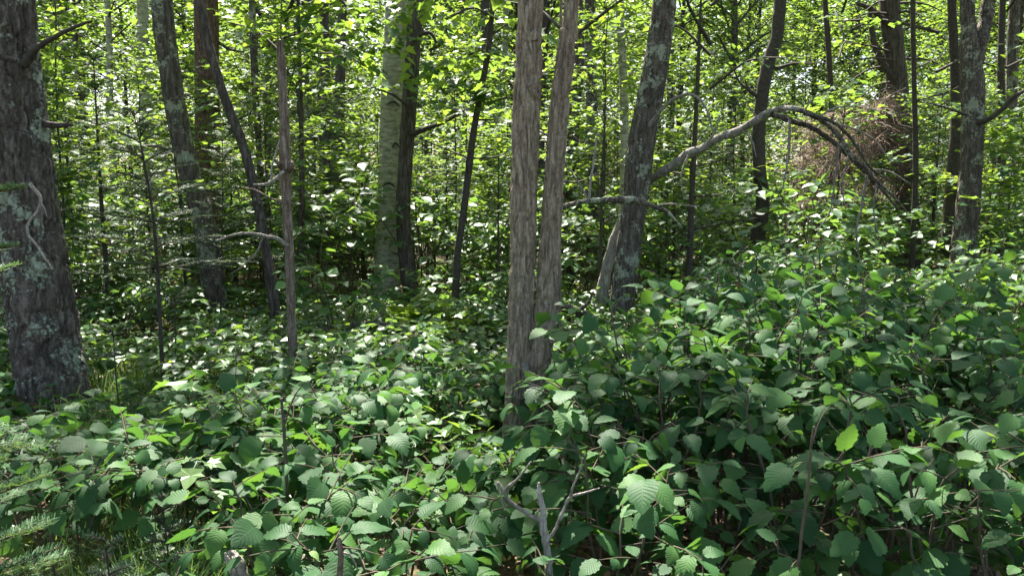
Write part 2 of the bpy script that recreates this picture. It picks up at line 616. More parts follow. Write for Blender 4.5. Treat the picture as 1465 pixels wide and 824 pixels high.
def gen_tree(r, H, base, rad, nb, ntw, step, leaf, trunk_r, top_shape=0.7, rise=0.35, tilt=0.35, droop=0.25, twlen=0.55, low_bias=1.0, trunk=True, wob=0.06, up=.4):
    """trunk line, branch tubes, leaves of a broad-leaved tree or sapling about the origin"""
    zt = np.linspace(0, H, 9)
    T = np.stack([np.cumsum(r.normal(0, wob * H / 9, 9)), np.cumsum(r.normal(0, wob * H / 9, 9)), zt], -1)
    T[0, :2] = 0
    br, lv = [], []
    for k in range(nb):
        u = ((k + r.uniform(.1, .9)) / nb) ** low_bias
        z = base + (H - base) * u * 0.97
        c = np.array([np.interp(z, zt, T[:, q]) for q in range(3)])
        prof = (1 - u) ** top_shape * min(1, 0.55 + u * 1.6)
        Lb = rad * max(.18, prof) * r.uniform(.75, 1.2)
        az = k * 2.399 + r.normal(0, .5)
        el = rise * r.uniform(.5, 1.5) + u * 0.7
        d = np.array((math.cos(az) * math.cos(el), math.sin(az) * math.cos(el), math.sin(el)))
        e = c + d * Lb
        mdl = c + d * Lb * .5 + np.array((0, 0, .08 * Lb)) + r.normal(0, .05 * Lb, 3)
        e[2] -= .10 * Lb
        P = spline([c, mdl, e], 7)
        br.append((P, trunk_r * .32 * (Lb / rad) ** .7))
        nt_ = max(3, int(round(ntw * (0.5 + 0.5 * Lb / rad))))
        for q in range(nt_):
            f = 0.22 + 0.78 * (q + r.uniform(.2, .8)) / nt_
            b0 = np.array([np.interp(f, np.linspace(0, 1, 7), P[:, w]) for w in range(3)])
            T0 = norm(P[-1] - P[0])
            sd = norm(np.cross(T0, np.array((0, 0, 1.0)))) * (1 if q % 2 else -1)
            td = norm(T0 * r.uniform(.5, 1.0) + sd * r.uniform(.4, 1.0) + np.array((0, 0, r.normal(.08, .22))))
            Lt = twlen * r.uniform(.55, 1.15) * (1.15 - .5 * f)
            tp = np.stack([b0, b0 + td * Lt * .55 + (0, 0, .03 * Lt), b0 + td * Lt - (0, 0, .08 * Lt)])
            lv.append(leaf_twig(r, tp, step, leaf, droop, tilt))
            br.append((tp, 0.0035 if twlen < .8 else .006))
    lv = [np.concatenate([l[q] for l in lv]) for q in range(4)]
    if H > 8:
        lv[3] = lv[3] * (1 + up * np.clip((lv[0][:, 2] - 5) / 3, 0, 1))     # upper leaves enlarged to throw more shade on the understory
    return T, br, lv


def branches_mesh(mb, br, minr=0.0, sides=4):
    for P, r0 in br:
        if r0 < minr:
            continue
        tube(mb, P, np.linspace(r0, max(r0 * .35, .0015), len(P)), sides if r0 > .006 else 3, cap=False)


# ------------------------------------------------------------------ named trees, each where it stands
OCC = []     # trunks' feet, kept free of shrubs
MARK = []    # (x, y, phrase) of the trees one can find


def near(x, y):
    return min(MARK, key=lambda q: (q[0] - x) ** 2 + (q[1] - y) ** 2)[2]




def crown_on(parent, base, r, H, cb, rad, nb, ntw, step, leaf, material, trunk_top, shape=(LEAF4_V, LEAF4_F), name='crown', twlen=.7, dens=1.0, **k):
    """a crown whose trunk line runs on from the visible stem; base = thing's foot"""
    T, br, lv = gen_tree(r, H, cb, rad, int(nb * 1.15 * dens), ntw + 1, step * .8, leaf * 1.25, .09, twlen=twlen, **k)
    off = np.asarray(trunk_top)[None] * 1.0
    def sh(P):
        f = np.clip(P[:, 2:3] / H, 0, 1.2)
        Q = P.copy()
        Q[:, :2] += off[:, :2] * f
        return Q
    mb = MB()
    branches_mesh(mb, [(sh(P), q) for P, q in br], 0.005)
    tag(mb.build('branches', M['twig'], parent), kind='stuff')
    mb = MB()
    place_many(mb, *shape, sh(lv[0]), lv[1], lv[2], lv[3])
    return tag(mb.build(name, material, parent), kind='stuff')


def stem_line(pts, D, D_top=None, ztop=None, lean_keep=0.5, down=True):
    """photo pixels (px, py, width) from top to bottom -> world line from foot to top with radii"""
    W = []
    n = len(pts)
    for k, (px, py, w) in enumerate(pts):
        d = D if D_top is None else D_top + (D - D_top) * k / (n - 1)
        p = at(px, py, d)
        W.append((*p, .5 * w * mpp(d)))
    W = np.array(W)[::-1]
    if down:
        g = ground(W[0, 0], W[0, 1]) - .06
        if W[0, 2] > g + .02:
            sl = (W[1, :2] - W[0, :2]) / max(1e-3, W[1, 2] - W[0, 2])
            dz = W[0, 2] - g
            W = np.vstack([[*(W[0, :2] - sl * dz * .5), g, W[0, 3] * 1.08], W])
    if ztop is not None:
        sl = (W[-1, :3] - W[-2, :3])
        sl = sl / sl[2]
        dz = ztop - W[-1, 2]
        for f in (.35, .7, 1.0):
            W = np.vstack([W, [*(W[-1, :2] * 0 + (W[-1 if f == .35 else (-2 if f == .7 else -3), :2] + sl[:2] * dz * f * lean_keep)), W[-1 if f == .35 else (-2 if f == .7 else -3), 2] + dz * f,
                               W[-1 if f == .35 else (-2 if f == .7 else -3), 3] * (1 - .75 * f)]])
    return W


def tree_thing(name, label, pts, D, material, ztop=11, D_top=None, sides=18, nseg=60, relief=None, group=None, flare=.02, cat='tree', lean_keep=.5, trunk_name='trunk', mark=None):
    W = stem_line(pts, D, D_top, ztop, lean_keep)
    foot = W[0, :3].copy()
    t = thing(name, label, cat, foot, 0, group)
    if mark:
        MARK.append((foot[0], foot[1], mark))
    OCC.append((foot[0], foot[1], W[0, 3] + .12))
    Q = spline(W, nseg)
    Q[:, :3] -= foot
    mb = MB()
    Rr = np.clip(Q[:, 3], .004, None)
    if relief:
        bark_tube(mb, Q[:, :3], Rr, relief['sides'], relief['depth'], relief['kx'], relief['kz'], relief['seed'], flare, relief.get('fh', .3))
    else:
        kx = 40
        bark_tube(mb, Q[:, :3], Rr, sides, min(.010, .12 * float(Rr.mean())), 26, 3.2, abs(hash(pts[0][0])) % 97 + 3, flare, .25)
    mb.build(trunk_name, material, t)
    return t, foot, Q


def limb(parent, foot, pts, D, material, name='branch', D2=None, sides=7, nseg=24):
    """a branch given by photo pixels from its joint outwards"""
    n = len(pts)
    W = []
    for k, (px, py, w) in enumerate(pts):
        d = D if D2 is None else D + (D2 - D) * k / (n - 1)
        W.append((*at(px, py, d), .5 * w * mpp(d)))
    Q = spline(W, nseg)
    wob = rng.normal(0, .12, (nseg, 3)) * Q[:, 3:4]
    Q[:, :3] += wob
    Q[:, :3] -= foot
    mb = MB()
    tube(mb, Q[:, :3], np.clip(Q[:, 3], .0012, None), sides)
    return mb.build(name, material, parent)


def leafy(parent, foot, lines, D, r, material, leaf=.1, step=.05, shape=(LEAF8_V, LEAF8_F), twl=.4, ntw=6, name='foliage', D2=None, tilt=.35, droop=.3):
    """leaf sprays along branch lines (photo pixels) of a tree"""
    L = []
    for pts in lines:
        n = len(pts)
        P = np.array([at(px, py, D if D2 is None else D + (D2 - D) * k / max(1, n - 1)) for k, (px, py) in enumerate(pts)])
        P = spline(P, 9) - foot
        for q in range(ntw):
            f = (q + r.uniform(0, 1)) / ntw
            b0 = np.array([np.interp(f, np.linspace(0, 1, 9), P[:, w]) for w in range(3)])
            T0 = norm(P[-1] - P[0])
            az = r.uniform(0, 2 * PI)
            td = norm(T0 * .5 + np.array((math.cos(az), math.sin(az), r.normal(0, .25))))
            Lt = twl * r.uniform(.5, 1.2)
            tp = np.stack([b0, b0 + td * Lt * .5, b0 + td * Lt - (0, 0, .12 * Lt)])
            L.append(leaf_twig(r, tp, step, leaf, droop, tilt))
    L = [np.concatenate([l[q] for l in L]) for q in range(4)]
    mb = MB()
    place_many(mb, *shape, *L)
    return mb.build(name, material, parent)


R1 = np.random.default_rng(11)

# big oak
oak, foot, Q = tree_thing('oak_tree', 'thick dark furrowed oak trunk patched with pale green lichen beside grass clearing',
    [(5, -20, 76), (20, 130, 80), (37, 300, 86), (57, 430, 92), (73, 540, 97), (84, 640, 104)], 5.1, M['oakbark'], 12,
    relief=dict(sides=150, depth=.030, kx=27, kz=7, seed=4, fh=.25), nseg=420, flare=.035, mark='the thick lichened oak')
limb(oak, foot, [(35, 92, 14), (52, 70, 9), (75, 55, 7), (110, 38, 5), (132, 30, 3)], 5.0, M['twig'], D2=4.8)
limb(oak, foot, [(-4, 80, 9), (10, 84, 8), (24, 88, 6)], 4.8, M['twig'])
limb(oak, foot, [(62, 178, 10), (82, 180, 9), (104, 178, 5)], 5.1, M['twig'], name='broken_branch')
limb(oak, foot, [(42, 262, 5), (58, 282, 5), (55, 300, 4.5), (42, 318, 4), (40, 335, 4), (52, 350, 3.4), (62, 366, 3), (76, 386, 2)], 4.78, M['bleached'], name='dead_twig')
limb(oak, foot, [(56, 290, 3), (63, 297, 2), (67, 310, 1.6)], 4.78, M['bleached'], name='dead_twig')
crown_on(oak, foot, R1, 12.5, 5.2, 3.0, 26, 10, .15, .16, M['oak'], (-1.6, -.8), dens=.8)

# leaning lichened trunk with the reddish pine
lean, foot, Q = tree_thing('leaning_tree', 'leaning lichen-spotted trunk crossing in front of a reddish pine trunk',
    [(230, -10, 29), (240, 80, 29), (254, 170, 30), (272, 250, 31), (290, 310, 32), (303, 390, 33), (313, 470, 35)], 9.0, M['lichened'], 11, mark='the leaning lichen-spotted trunk')
crown_on(lean, foot, R1, 10, 5, 2.4, 14, 9, .16, .14, M['oak'], (-1.3, .3), dens=.3)
limb(lean, foot, [(262, 225, 6), (230, 210, 4), (190, 212, 2.6), (165, 232, 2)], 9.0, M['dead'], name='dead_branch', D2=8.6)
pine, foot, Q = tree_thing('pine_tree', 'straight reddish-brown pine trunk behind the leaning lichened trunk',
    [(294, -10, 33), (296, 100, 34), (297, 250, 36), (298, 440, 38)], 11.0, M['pine'], 13, mark='the reddish pine trunk')
crown_on(pine, foot, R1, 13, 7.5, 2.0, 20, 9, .16, .13, M['oak'], (0, 0), dens=.5)
for a, b_ in (((312, 180), (360, 160)), ((282, 140), (240, 118)), ((310, 60), (350, 75))):
    limb(pine, foot, [(*a, 5), ((a[0] + b_[0]) / 2, (a[1] + b_[1]) / 2 + 4, 3.5), (*b_, 1.5)], 11, M['twig'], name='dead_branch')
pb, foot, Q = tree_thing('birch_tree', 'slim pale birch trunk among fir branches left of the leaning trunk',
    [(203, -10, 15), (207, 90, 16), (212, 190, 17), (218, 300, 17), (222, 400, 18)], 14.0, M['aspen'], 11, mark='the slim pale birch')
crown_on(pb, foot, R1, 11, 5, 1.8, 14, 8, .17, .12, M['maple'], (0, 0), dens=.5)
cur, foot, Q = tree_thing('curved_sapling', 'thin curved tree bending down beside the broken snag',
    [(285, -10, 13), (300, 70, 13), (325, 150, 13.5), (350, 215, 14), (367, 285, 14), (380, 350, 14), (393, 440, 15)], 8.0, M['brown'], 7, nseg=50, mark='the thin curved tree')
crown_on(cur, foot, R1, 7.5, 4.6, 1.6, 10, 7, .13, .10, M['maple'], (-.9, .3), dens=.6)

# snag
snag, foot, Q = tree_thing('dead_snag', 'broken-topped dead snag with peeling reddish bark',
    [(402, 72, 9), (403, 95, 12.5), (405, 150, 13.5), (407, 185, 15.5), (408, 240, 16.5), (410, 290, 14), (413, 340, 14.5), (416, 430, 13), (420, 520, 14), (424, 600, 15)], 5.6, M['snag'], None,
    relief=dict(sides=40, depth=.006, kx=60, kz=6, seed=9), nseg=160, flare=.01, cat='dead tree', mark='the broken-topped snag')
mb = MB()
top = at(401, 64, 5.6) - foot
for k in range(7):
    a = k * 0.9
    b0 = top + np.array((math.cos(a) * .018, math.sin(a) * .018, -.12))
    tube(mb, [b0, b0 + (0, 0, .08), b0 + (math.cos(a) * .004, 0, R1.uniform(.12, .22))], [.010, .008, .001], 5)
mb.build('splintered_top', M['snag'], snag)
limb(snag, foot, [(411, 352, 7), (398, 343, 6), (376, 337, 5.5), (352, 334, 4.6), (328, 338, 3.6), (308, 345, 2)], 5.5, M['dead'], name='dead_branch', D2=5.3)
limb(snag, foot, [(376, 336, 3.4), (368, 360, 2.6), (350, 378, 2), (330, 392, 1.2)], 5.45, M['dead'], name='dead_branch')
limb(snag, foot, [(407, 245, 5), (392, 258, 5), (378, 264, 4), (362, 264, 2)], 5.5, M['bleached'], name='dead_branch')
limb(snag, foot, [(388, 258, 3.6), (389, 240, 3), (396, 215, 2.4), (400, 200, 1.5)], 5.48, M['bleached'], name='dead_branch')
limb(snag, foot, [(410, 292, 4), (390, 285, 3), (365, 272, 2.4), (345, 268, 1.4)], 5.4, M['snag'], name='dead_branch')
limb(snag, foot, [(403, 232, 14), (411, 237, 20), (416, 240, 8)], 5.55, M['snag'], name='burl')

# aspen and its dark companion
asp, foot, Q = tree_thing('aspen_tree', 'pale smooth aspen trunk with dark branch scars',
    [(566, -10, 29), (565, 60, 31), (561, 150, 33), (558, 230, 33), (555, 320, 35), (553, 440, 40)], 10.4, M['aspen'], 13, sides=24, mark='the pale aspen')
for (sx, sy, ww) in ((562, 146, 20), (556, 262, 19), (558, 62, 10), (552, 350, 14), (566, 205, 10)):
    mb = MB()
    P = np.array([at(sx + ww * .5 * q, sy + 7 * q * q, 10.4 - .15 * math.sqrt(max(0, 1 - (q * ww / 36) ** 2)) + .006) for q in np.linspace(-1, 1, 9)]) - foot
    tube(mb, P, .012 * np.sin(np.linspace(.25, PI - .25, 9)) + .003, 6)
    mb.build('branch_scar', M['twig'], asp)
crown_on(asp, foot, R1, 13.5, 5.8, 2.8, 22, 10, .15, .14, M['oak'], (.15, 0), dens=.5)
comp, foot, Q = tree_thing('maple_tree', 'dark grooved maple trunk touching the pale aspen',
    [(596, -10, 20), (592, 50, 21), (587, 130, 22), (581, 220, 22), (577, 300, 22), (581, 370, 23), (596, 460, 27)], 10.0, M['brown'], 11)
limb(comp, foot, [(590, 192, 8), (612, 184, 7), (640, 172, 6), (668, 158, 5), (700, 146, 3), (728, 140, 2)], 9.9, M['twig'], D2=9.0)
limb(comp, foot, [(592, 115, 6), (620, 100, 5), (655, 85, 4), (690, 72, 3)], 9.9, M['twig'], D2=9.2)
limb(comp, foot, [(580, 150, 4), (560, 135, 3.4), (530, 126, 2.8), (490, 124, 2)], 9.9, M['twig'], D2=9.4)
limb(comp, foot, [(590, 60, 8), (602, 50, 7), (616, 48, 5), (625, 62, 4)], 9.9, M['twig'])
leafy(comp, foot, [[(612, 184), (728, 130)], [(640, 165), (700, 130)], [(600, 110), (700, 66)], [(595, 40), (720, 20)], [(560, 130), (470, 118)], [(585, 60), (500, 75)], [(600, 20), (480, 10)], [(600, 85), (660, 120)], [(590, 10), (640, -30)], [(560, 30), (400, 30)], [(560, 70), (420, 85)]],
      9.5, R1, M['maple'], .125, .055, (MAPLE_V, MAPLE_F), .55, 9, D2=8.6)
crown_on(comp, foot, R1, 10, 4.6, 2.4, 15, 10, .15, .13, M['maple'], (.3, 0), dens=.35)

# twin trunk tree
twl = [(759, -15, 37), (757, 60, 39), (752, 180, 41), (749, 300, 40), (747, 400, 39), (744, 500, 39), (741, 600, 42), (740, 690, 50)]
W = stem_line(twl, 4.3, None, 10)
foot = W[0, :3].copy()
twin = thing('twin_trunk_tree', 'twin-stemmed tree with grey-brown furrowed bark rising from the hazel thicket', 'tree', foot)
OCC.append((foot[0], foot[1], .2))
MARK.append((foot[0], foot[1], 'the twin-stemmed tree'))
Qt = spline(W, 440)
Qt[:, :3] -= foot
mb = MB()
bark_tube(mb, Qt[:, :3], np.clip(Qt[:, 3], .01, None), 110, .018, 44, 7, 21, .02, .2)
mb.build('trunk', M['twinbark'], twin)
twr = [(819, -15, 24), (813, 50, 26), (803, 130, 28), (796, 210, 29), (790, 300, 30), (784, 380, 32), (778, 460, 35), (768, 540, 38), (755, 640, 38)]
W = stem_line(twr, 4.3, None, 9.5, down=False)
Qr = spline(W, 420)
Qr[:, :3] -= foot
mb = MB()
bark_tube(mb, Qr[:, :3], np.clip(Qr[:, 3], .01, None), 96, .015, 44, 7, 33)
mb.build('trunk', M['twinbark'], twin)
limb(twin, foot, [(750, 520, 10), (756, 540, 11), (762, 556, 9), (768, 572, 8), (772, 580, 4)], 4.2, M['bleached'], name='branch_stub')
limb(twin, foot, [(757, 122, 7), (762, 128, 8), (766, 136, 7), (772, 142, 3)], 4.22, M['twinbark'], name='branch_stub')
crown_on(twin, foot, R1, 11.5, 5.5, 3.2, 24, 10, .15, .15, M['oak'], (.2, 0))

# lichened tree, second leaning stem, bent log
lich, foot, Q = tree_thing('lichened_tree', 'grey trunk heavily crusted with pale lichen beside the arching bent stem',
    [(952, -15, 33), (945, 50, 34), (932, 130, 36), (917, 210, 39), (908, 290, 37), (900, 350, 36), (890, 430, 35), (882, 500, 36)], 8.4, M['lichened'], 11,
    relief=dict(sides=64, depth=.010, kx=36, kz=5, seed=15), nseg=200, mark='the lichen-crusted trunk')
limb(lich, foot, [(925, 185, 7), (940, 165, 6), (956, 148, 5), (980, 136, 4.5), (998, 140, 4), (1012, 160, 3), (1020, 190, 1.8)], 8.3, M['dead'], name='dead_branch', D2=7.8)
limb(lich, foot, [(928, 152, 6), (938, 136, 5), (950, 116, 4)], 8.2, M['twig'], name='dead_branch')
crown_on(lich, foot, R1, 11.5, 5.2, 3.6, 28, 11, .15, .16, M['oak'], (.3, -.2), dens=.75)
th2, foot, Q = tree_thing('birch_tree', 'very thin pale birch trunk rising just behind the lichen-crusted trunk',
    [(886, -10, 12), (889, 60, 12), (893, 160, 13), (893, 280, 14), (888, 400, 15)], 9.6, M['aspen'], 9)
crown_on(th2, foot, R1, 9, 4.2, 2.2, 12, 8, .15, .14, M['maple'], (.2, 0))

A = at(852, 470, 9.0)
arch = thing('bent_birch', 'long pale stem leaning past the lichened trunk and bent over into an arch', 'tree', (A[0], A[1], ground(A[0], A[1])))
MARK.append((1.6, 7.0, 'the arched stem'))
OCC.append((A[0], A[1], .2))
foot = np.array(arch.location)
mb = MB()
W = [(*(at(px, py, d)), .5 * w * mpp(d)) for px, py, w, d in ((846, 500, 21, 9.0), (853, 460, 19, 9.0), (863, 410, 17, 9.0), (872, 368, 16, 8.95), (887, 322, 14, 8.9), (905, 290, 14, 8.8), (928, 260, 13, 8.6), (960, 239, 13, 8.3), (985, 220, 13.5, 8.1), (1004, 213, 12, 8.0), (1030, 197, 12, 7.8), (1056, 188, 12.5, 7.7), (1082, 172, 11, 7.5), (1098, 163, 12, 7.4),
     (1118, 156, 9.5, 7.2), (1142, 157, 8.5, 7.1), (1164, 166, 8, 7.05), (1184, 178, 7.5, 7.0), (1200, 194, 7, 6.9), (1216, 221, 7, 6.9), (1238, 240, 6, 6.9), (1256, 261, 5.5, 6.8), (1278, 281, 4.5, 6.8), (1298, 304, 2.5, 6.8))]
Q = spline(W, 220)
Q[:, :3] -= foot
Q[:, 3] *= 1 + .16 * (vnoise(np.stack([np.arange(220) * .3, 0 * Q[:, 0], 0 * Q[:, 0]], -1), 5) - .5)
ia = int(220 * 15.0 / 23)
bark_tube(mb, Q[:ia + 1, :3], Q[:ia + 1, 3], 30, .005, 60, 12, 51)
mo = MB()
bark_tube(mo, Q[ia - 2:, :3], Q[ia - 2:, 3] * 1.03, 30, .004, 60, 12, 52)
mo.build('drooping_end', M['lichened'], arch)
mb.build('stem', M['archbark'], arch)
limb(arch, foot, [(1104, 163, 8), (1128, 172, 7.5), (1165, 185, 7), (1200, 210, 6.5), (1232, 240, 6), (1262, 272, 4.5), (1285, 300, 2.5)], 7.1, M['brown'], nseg=60, sides=10)
limb(arch, foot, [(1150, 163, 6), (1185, 172, 5), (1215, 195, 4), (1245, 240, 3.4), (1275, 260, 2)], 6.9, M['brown'])
for a in ([(1200, 205, 4), (1195, 250, 3), (1188, 300, 2.4), (1170, 330, 1.5)], [(1240, 250, 4), (1232, 300, 3.4), (1225, 330, 3), (1230, 375, 2)],
          [(1130, 172, 4), (1128, 220, 3), (1120, 270, 2)], [(1170, 168, 3), (1195, 155, 2.5), (1225, 152, 1.5)], [(1010, 208, 4), (1022, 190, 3), (1030, 165, 2)],
          [(1235, 243, 3), (1270, 245, 2.4), (1300, 262, 1.4)], [(1185, 178, 3), (1215, 182, 2.4), (1250, 200, 2), (1275, 232, 1.2)], [(1060, 186, 3), (1075, 200, 2.4), (1082, 225, 1.4)], [(985, 222, 3), (975, 250, 2.4), (978, 285, 1.5)],
          [(1215, 220, 3), (1205, 262, 2.4), (1210, 300, 1.6)], [(1150, 160, 3), (1165, 140, 2.2), (1190, 128, 1.3)], [(1255, 260, 3), (1250, 300, 2.4), (1258, 345, 1.5)], [(1085, 172, 2.6), (1070, 150, 2), (1062, 130, 1.2)]):
    limb(arch, foot, a, 7.0, M['dead'], name='dead_twig')

A = at(800, 296, 6.0)
hb = thing('dead_branch', 'lichen-covered dead branch hanging level between the twin stems and lichened trunk', 'branch', tuple(A))
limb(hb, A, [(797, 300, 6), (815, 293, 7), (840, 288, 7), (868, 286, 8), (890, 286, 11), (915, 288, 10), (935, 296, 6), (955, 304, 5), (975, 325, 2)], 6.0, M['lichened'], name='branch', sides=10, nseg=40)
limb(hb, A, [(842, 287, 4), (846, 255, 3.4), (851, 220, 3), (855, 190, 2)], 6.0, M['bleached'], name='twig')
limb(hb, A, [(842, 285, 3), (820, 250, 2.4), (805, 225, 2), (795, 205, 1.4)], 6.0, M['dead'], name='twig')
limb(hb, A, [(935, 296, 3), (960, 292, 2.4), (1000, 296, 2)], 6.0, M['dead'], name='twig')

# dark sinuous tree
sin_, foot, Q = tree_thing('crooked_tree', 'dark crooked slender trunk standing beyond the arched stem',
    [(1117, -10, 17), (1114, 25, 17), (1111, 55, 18), (1098, 95, 18), (1090, 140, 18), (1085, 200, 19), (1087, 250, 19), (1091, 290, 20), (1084, 345, 22)], 11.0, M['twig'], 10, mark='the dark crooked trunk')
limb(sin_, foot, [(1090, 97, 5), (1110, 98, 5), (1135, 92, 4), (1160, 92, 2)], 11, M['twig'])
limb(sin_, foot, [(1087, 142, 5), (1072, 130, 4), (1066, 115, 2)], 11, M['twig'])
limb(sin_, foot, [(1088, 140, 4), (1060, 120, 3), (1050, 100, 2)], 11, M['twig'])
crown_on(sin_, foot, R1, 10, 4.4, 2.0, 16, 9, .15, .12, M['maple'], (.3, 0), dens=.6)

# pine with dead lower branches, brown brush
pn, foot, Q = tree_thing('pine_tree', 'dark upright pine trunk bristling with dead branches behind the brown brush',
    [(1272, -10, 26), (1278, 60, 27), (1285, 140, 29), (1292, 220, 30), (1298, 300, 32), (1300, 370, 33)], 13.5, M['brown'], 13, mark='the pine with dead branches')
for k in range(26):
    py = R1.uniform(5, 260)
    sx = 1277 + py * .08
    s = -1 if R1.random() < .6 else 1
    L = R1.uniform(30, 90)
    dy = R1.normal(10, 20)
    limb(pn, foot, [(sx, py, 4), (sx + s * L * .5, py + dy * .3 - 6, 2.6), (sx + s * L, py + dy, 1.2)], 13.5, M['twig'], name='dead_branch', D2=13.5 + R1.normal(0, .8), sides=4, nseg=8)
limb(pn, foot, [(1280, 40, 9), (1262, 28, 8), (1245, 12, 7), (1225, 6, 5)], 13.4, M['twig'])
limb(pn, foot, [(1283, 115, 10), (1262, 90, 9), (1250, 60, 8), (1245, 20, 6)], 13.4, M['twig'])
crown_on(pn, foot, R1, 13, 7, 2.0, 22, 9, .16, .12, M['oak'], (-.3, 0), dens=.3)
A = at(1235, 290, 12.8)
A[2] = ground(A[0], A[1])
bp_ = thing('brush_tangle', 'pinkish-brown tangle of dead drooping conifer twigs against the dark pine', 'dead brush', tuple(A))
for g in range(22):
    mb = MB()
    c = at(1298 + R1.normal(0, 6), R1.uniform(120, 270), 13.3) - A
    e = at(R1.uniform(1120, 1235), R1.uniform(165, 305), 12.4 + R1.normal(0, .6)) - A
    P = spline([c, c * .55 + e * .45 + (0, 0, R1.uniform(.05, .3)), e], 12)
    tube(mb, P, np.linspace(.016, .003, 12), 5)
    for q in range(150):
        f = R1.uniform(.08, 1)
        b0 = np.array([np.interp(f, np.linspace(0, 1, 12), P[:, w]) for w in range(3)])
        d = norm(np.array((R1.normal(-.3, .6), R1.normal(0, .6), R1.normal(-.6, .6))))
        Lq = R1.uniform(.12, .55)
        tube(mb, [b0, b0 + d * Lq * .5 + R1.normal(0, .03, 3), b0 + d * Lq + (0, 0, -.08)], [.0055, .004, .0018], 3, cap=False)
    mb.build('dead_bough', M['brush'], bp_)

# forked tree and dark neighbour
fk, foot, Q = tree_thing('forked_tree', 'grey forked trunk splitting into a narrow V above the undergrowth',
    [(1384, -15, 19), (1386, 40, 21), (1389, 90, 28), (1392, 130, 31), (1391, 200, 29), (1387, 270, 31), (1380, 340, 34), (1376, 400, 36)], 9.6, M['lichened'], 11,
    relief=dict(sides=56, depth=.009, kx=34, kz=5, seed=25), nseg=180, mark='the grey forked tree')
limb(fk, foot, [(1392, 112, 18), (1402, 70, 19), (1410, 30, 18), (1417, -15, 17), (1432, -110, 14), (1440, -220, 8)], 9.6, M['lichened'], name='fork_stem', sides=20, nseg=40)
limb(fk, foot, [(1398, 175, 8), (1412, 172, 8), (1430, 160, 7), (1450, 140, 6), (1475, 125, 4)], 9.5, M['twig'], D2=9.1)
limb(fk, foot, [(1384, 165, 4), (1355, 155, 3), (1330, 148, 2)], 9.5, M['twig'])
crown_on(fk, foot, R1, 11.5, 5, 2.8, 22, 10, .15, .14, M['oak'], (.3, 0), dens=.6)
dk, foot, Q = tree_thing('dark_tree', 'dark thin trunk close behind the grey forked tree',
    [(1362, 0, 12), (1366, 90, 13), (1368, 180, 16), (1362, 260, 17), (1356, 340, 18)], 11.0, M['twig'], 9)
crown_on(dk, foot, R1, 9, 4, 2.2, 14, 8, .15, .14, M['maple'], (0, 0))

# thinner trunks in the middle distance: (name, label, pts, D, mat, ztop, crown radius)
SMALL = [
    ('slender_tree', 'slim dark leaning trunk between the aspen and the twin stems', [(700, 60, 8), (688, 130, 9), (676, 200, 10), (665, 290, 10), (655, 360, 10), (652, 420, 11)], 9.0, 'twig', 7),
    ('slender_tree', 'straight dark trunk far behind the slim leaning one', [(694, -10, 13), (696, 120, 13), (698, 250, 13), (699, 380, 14)], 17.0, 'brown', 10),
    ('slender_tree', 'dark trunk of a close pair behind the snag, the slimmer one', [(461, -10, 17), (464, 100, 17), (468, 200, 18), (472, 350, 19)], 16.0, 'brown', 11),
    ('slender_tree', 'dark trunk of a close pair behind the snag, the thicker one', [(490, -10, 13), (487, 100, 14), (484, 200, 20), (485, 300, 22), (486, 360, 23)], 15.5, 'brown', 11),
    ('slender_tree', 'dark trunk seen just past the twin stems', [(824, -10, 20), (826, 80, 20), (820, 160, 22), (816, 260, 22), (812, 370, 24)], 13.5, 'brown', 11),
    ('slender_tree', 'grey-green trunk deep between twin stems and lichened trunk', [(844, -10, 15), (846, 120, 16), (849, 250, 17), (850, 370, 18)], 15.0, 'lichened', 10),
    ('slender_tree', 'thin dark sapling stem before the arched log', [(998, 120, 6), (994, 200, 7), (990, 280, 8), (987, 370, 9)], 9.2, 'twig', 4.5),
    ('slender_tree', 'thin straight stem in front of the brown brush', [(1306, -10, 7), (1308, 130, 7), (1310, 240, 8), (1306, 350, 8)], 10.5, 'twig', 7),
    ('slender_tree', 'fine dark stem beyond the crooked trunk', [(1180, -10, 7), (1186, 80, 8), (1190, 170, 8), (1192, 330, 9)], 14.0, 'twig', 8),
    ('slender_tree', 'grey trunk far beyond the forked tree', [(1449, 60, 15), (1447, 160, 15), (1444, 260, 15), (1440, 350, 16)], 15.0, 'lichened', 9),
    ('slender_tree', 'dark bare trunk next to the far grey one', [(1432, 100, 10), (1434, 180, 11), (1430, 270, 11), (1426, 350, 12)], 14.0, 'twig', 8),
    ('slender_tree', 'young stem rising just behind the right twin stem', [(799, 300, 9), (798, 360, 11), (797, 440, 12), (795, 480, 13)], 7.0, 'snag', 4),
    ('slender_tree', 'slim grey stem beside the curved tree', [(360, -10, 9), (364, 110, 10), (372, 230, 10), (380, 330, 11), (385, 420, 11)], 10.5, 'lichened', 7),
    ('slender_tree', 'pale sunlit stem showing past the oak trunk', [(2, 330, 14), (6, 400, 15), (12, 470, 16), (18, 540, 16)], 8.5, 'aspen', 6),
    ('slender_tree', 'dark stem between reddish pine and snag', [(430, 140, 7), (432, 250, 8), (430, 340, 9), (428, 430, 10)], 9.5, 'brown', 6),
]
